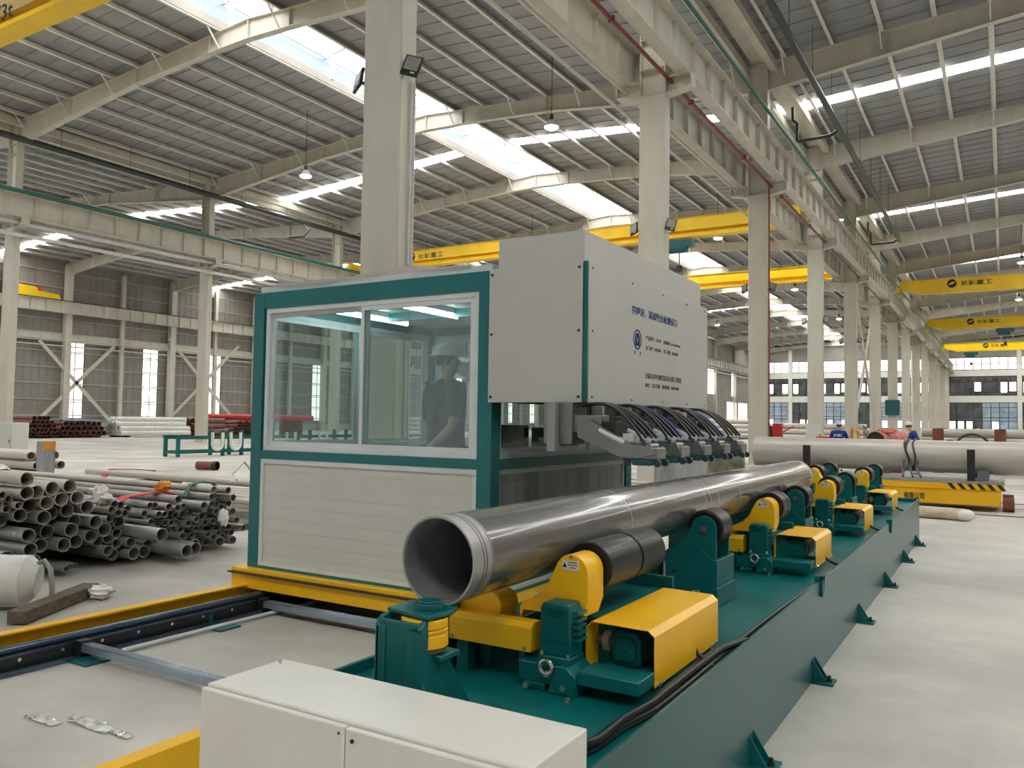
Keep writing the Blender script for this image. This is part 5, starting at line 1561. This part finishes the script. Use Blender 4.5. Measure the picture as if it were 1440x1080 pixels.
pile(8, -57, 30.2, 5, .16, 'x', 6, 'brown_pipe', 'dark brown pipe of the first far pile', 'first far pile of brown pipes')
pile(9, -57.5, 32.9, 3, .2, 'x', 6, 'brown_pipe', 'rusty brown pipe under the blue tarpaulin', 'brown pipes under the blue tarpaulin')
sheet('blue_tarpaulin', -63, -57.6, 33.3, 37.0, 1.23, .2, 'blue_tarp', 'blue grey tarpaulin spread over the brown pipe pile', 'tarpaulin', 18, 12, 31)
pile(6, -57.5, 37.4, 4, .2, 'y', 6.2, 'white_wrap', 'white wrapped pipe of the far left pile', 'white wrapped far pile', .12, 'wrapped_pipe')
pile(5, -57.5, 44.2, 3, .26, 'y', 3.2, 'brown_pipe', 'brown pipe right of the white wrapped pile', 'brown pipes right of the white pile')
pile(8, -57.5, 48.2, 4, .17, 'x', 6, 'brown_pipe', 'dark pipe of the pile before the red pipes', 'dark pile before the red pipes')
for i in range(4):
    G_().cyl((-60 - i * .6, 47.5, 1.66), (-60 - i * .6, 60, 1.66), .28, 14).o('red_pipe', 'red', None, 0, '%s red painted pipe on the far pile, counted from the front' % NTH(i + 1), 'pipe', 'red pipes on the far pile')
for i, y in enumerate((53, 58)):
    G_().box(-62.5, -59.5, y, y + .3, 0, 1.375).o('pipe_trestle', 'rust', None, 0, ('near', 'far')[i] + ' trestle under the red pipes on the left', 'trestle')
pile(7, -50, 62, 4, .25, 'y', 12, 'pipe_pale', 'pale pipe of the pile behind the booth', 'far pale pile behind the booth', .1)
pile(7, -30, 66, 3, .3, 'y', 12, 'white_wrap', 'white wrapped pipe of the low far pile', 'low pale pile between columns', .1, 'wrapped_pipe')
pile(6, -24, 92, 4, .3, 'x', 12, 'pipe_pale', 'pale pipe of the stack under the bright door', 'far stack under the bright door', .1)
pile(7, -11.5, 84, 3, .32, 'x', 9, 'pipe_pale', 'pale pipe of the stack behind third column', 'far stack left of the third column', .1)

# ================================================================== TRANSFER CAR WITH THE LONG PIPE
t = empty('transfer_car', (-2, 20, 0), 'low yellow rail transfer car carrying the long pale pipe', 'transfer car')
CXa, CXb, CYa, CYb = -5.2, -.05, 18.5, 20.3
G_().box(CXa, CXb, CYa + .04, CYb - .04, .12, .42).o('chassis', 'yellow', t, bev=.02, seg=1)
G_().box(CXa - .06, CXb + .06, CYa, CYb, .42, .55).o('upper_frame', 'yellow', t, bev=.01, seg=1)
G_().box(CXa - .06, CXb + .06, CYa, CYb, .552, .59).o('deck_plate', 'galv', t)
for k in range(6):
    x = -.98 + k * .17
    G_().prism([(x, .545), (x + .08, .545), (x + .17, .43), (x + .09, .43)], 'y', CYa - .004, CYa - .0005).o('hazard_stripe', 'black_text', t)
text('有限公司', .2, 'black_text', t, (-1.77, CYa + .036, .20), FRONT, 'side_lettering', .002, .38, .004, .14)
for x in (CXb + .12, CXa - .12):
    G_().cyl((x - .1, 18.95, .14), (x + .1, 18.95, .14), .14, 18).cyl((x - .1, 19.85, .14), (x + .1, 19.85, .14), .14, 18).o('wheel', 'rust', t)
for x in (-.56, -3.7):
    G_().box(x - .07, x + .07, CYa + .08, CYa + .2, .592, 1.22).o('stake', 'black', t)
    G_().box(x - .07, x + .07, CYb - .2, CYb - .08, .592, 1.22).o('stake', 'black', t)
    G_().prism([(18.75, .592), (20.05, .592), (19.85, .80), (19.6, .70), (19.2, .70), (18.95, .80)], 'x', x + .1, x + .3).o('saddle', 'black', t)
LPX = empty('long_pipe', (-1, 19.4, .70), 'long pale steel pipe lying crosswise on the yellow transfer car', 'pipe')
G_().tube((-5.0, 19.4, 1.04), (4.6, 19.4, 1.04), .335, .318, 48).o('barrel', 'pipe_pale', LPX)
t = empty('lifting_sling', (-1.75, 19.4, .7), 'grey lifting sling wrapped round the long pale pipe', 'strap')
for dx, d2 in ((0, .0), (.13, .13), (-.03, .06)):
    pts = []
    for k in range(17):
        a = R(-60 + 300 * k / 16)
        pts.append((-1.75 + dx + .03 * math.sin(k + dx * 40) + (.14 - dx) * max(0, (4 - k) / 4) * .6, 19.4 - .35 * math.cos(a) if True else 0, 1.04 + .35 * math.sin(a)))
    G_().sweep(pts, .022, 6).o('sling_band', 'dark_pipe', t)
for dx in (0, .14, .26):
    G_().sweep([(-1.8 + dx, 18.95, .95), (-1.82 + dx, 18.9, .78), (-1.8 + dx * 1.3, 18.75, .62)], .025, 6).o('sling_tail', 'dark_pipe', t)
for i, y in enumerate((17.9, 20.9)):
    G_().box(-9, 9, y - .04, y + .04, .002, .012).o('floor_rail', 'grime', None, 0, ('front floor rail of the transfer car', 'rear floor rail of the transfer car')[i], 'rail')
t = empty('wrapped_roll', (-.9, 16.6, 0), 'tan wrapped roll with white ends lying before the transfer car', 'roll')
G_().cyl((-1.5, 16.75, .11), (-.65, 16.55, .11), .105, 16).o('roll_body', 'tan', t)
G_().ball((-.6, 16.54, .11), .13, 12, 8, (1.2, 1, .8)).o('wrapped_end', 'white_wrap', t)
# pink wrapped pipe where the worker bends
t = empty('wrapped_pipe', (-3.4, 30.6, .8), 'pink and tan wrapped pipe with a dark open end beyond the long pipe', 'pipe')
G_().tube((-3.75, 30.2, 1.17), (-3.25, 32.8, 1.17), .33, .30, 28).o('barrel', 'pink', t)
G_().cyl((-3.742, 30.24, 1.17), (-3.734, 30.28, 1.17), .30, 24).o('dark_bore', 'black', t)
crumple('pink_cloth', (-3.45, 30.7, 1.5), .26, (1.2, 1, .35), 'pink', 'pink cloth bunched on top of the wrapped pipe', 'cloth', 12, .25)
for x, y in ((-3.65, 30.7), (-3.35, 32.3)):
    G_().box(x - .3, x + .3, y - .08, y + .08, 0, .84).o('pipe_support', 'rust', t)
# orange hose at the worker and his red tool box
G_().sweep([(-4.6, 31.6, .4), (-4.45, 31.6, .9), (-4.5, 31.6, 1.45), (-4.7, 31.7, 1.62), (-4.75, 31.8, 1.2)], .05, 8).o('tan_hose', 'orange', None, 0, 'tan hose loop right of the worker seen from behind', 'hose')
boxthing('red_case', 'red tool case left of the worker seen from behind', 'case', -6.0, -5.5, 31.9, 32.3, .75, 1.25, 'red', True)
G_().box(-6.05, -5.45, 31.8, 32.4, 0, .748).o('tool_bench', 'galv', None, .01, 'grey bench under the red tool case', 'bench')
t = empty('black_welder', (-8.05, 36, 0), 'black welding machine with hoses between the third and fourth columns', 'welding machine')
G_().box(-9.4, -8.6, 40.0, 40.6, .05, 1.0).o('body', 'black', t, bev=.05)
G_().cyl((-9.6, 40.2, 0), (-9.6, 40.2, 1.6), .15, 14).o('gas_bottle', 'black', t)
G_().sweep([(-9.5, 39.9, 1.5), (-9.2, 39.8, 1.2), (-8.9, 39.9, 1.4), (-8.5, 39.9, 1.6)], .04, 6).o('red_hose', 'red', t)
# racks of pipes across the right bay
t = empty('pipe_rack', (2, 34, 0), 'brown post rack holding the pale pipes behind the transfer car', 'rack')
for x in (-2.05, -.1, 2.0, 4.2):
    for y in (33.6, 36.2):
        G_().box(x - .18, x + .18, y - .12, y + .12, 0, 1.62).o('post', 'rust', t)
    G_().box(x - .1, x + .1, 33.6, 36.2, .45, .62).o('bearer', 'rust', t)
k = 0
for row in range(3):
    for i in range(6 - row):
        G_().tube((-2.7 + .2 * ((i * 7 + row) % 4), 33.95 + i * .36 + row * .18, .80 + row * .31), (9, 33.95 + i * .36 + row * .18, .80 + row * .31), .175, .16, 16).o('steel_pipe', 'pipe_pale', None, 0, 'pale pipe in the brown post rack, %s layer up, %s from the front' % (NTH(row + 1), NTH(i + 1)), 'pipe', 'pipes in the brown rack')
def hoop(x, y, r, n, label):
    pts = [(x + r * math.cos(R(180 - 180 * k / 16)), y, 1.0 + r * .85 * math.sin(R(180 * k / 16))) for k in range(17)]
    G_().sweep(pts, .05, 8).o('sling_hoop', 'dark_pipe', None, 0, label, 'strap')
hoop(-.95, 33.3, .5, 0, 'large dark sling hoop standing over the racked pipes')
hoop(-1.65, 33.35, .2, 1, 'small grey sling hoop left of the large one')
pile(7, 9, 44, 3, .2, 'x', 12, 'pipe_pale', 'pale pipe of the second right bay rack', 'pipes of the second far rack', .5)
pile(7, 10, 60, 4, .2, 'x', 14, 'brown_pipe', 'brown pipe of the third right bay pile', 'pipes of the third far pile', .1)
for i, x in enumerate((-2.2, 1, 4, 7)):
    G_().box(x - .15, x + .15, 43.8, 46.8, 0, .5).o('rack_sleeper', 'rust', None, 0, '%s brown sleeper under the second far rack, from the left' % NTH(i + 1), 'timber', 'sleepers of the second far rack')
# pale stack to the left of the third column and the white floor tubes beyond the probes
for i in range(5):
    G_().tube((-26, 34 + i * .5, .45 + .35 * (i % 2)), (-12, 33 + i * .5, .45 + .35 * (i % 2)), .24, .22, 16).o('steel_pipe', 'pipe_pale', None, 0, '%s pale pipe lying beyond the probe heads, counted from the front' % NTH(i + 1), 'pipe', 'pipes beyond the probe heads')
for i, x in enumerate((-24, -14.3)):
    G_().box(x, x + .3, 33, 37, 0, .2).o('timber_bearer', 'wood', None, 0, ('left', 'right')[i] + ' timber bearer under the pipes beyond the probe heads', 'timber')
crumple('red_cloth', (-13.2, 33.4, 1.05), .3, (1.4, 1, .6), 'red', 'red cloth on the pipes beyond the probe heads', 'cloth', 15, .25)
# trees seen through the far door
G_().box(-60, -44.5, 120, 160, -.3, -.02).o('yard', 'concrete', kind='structure')
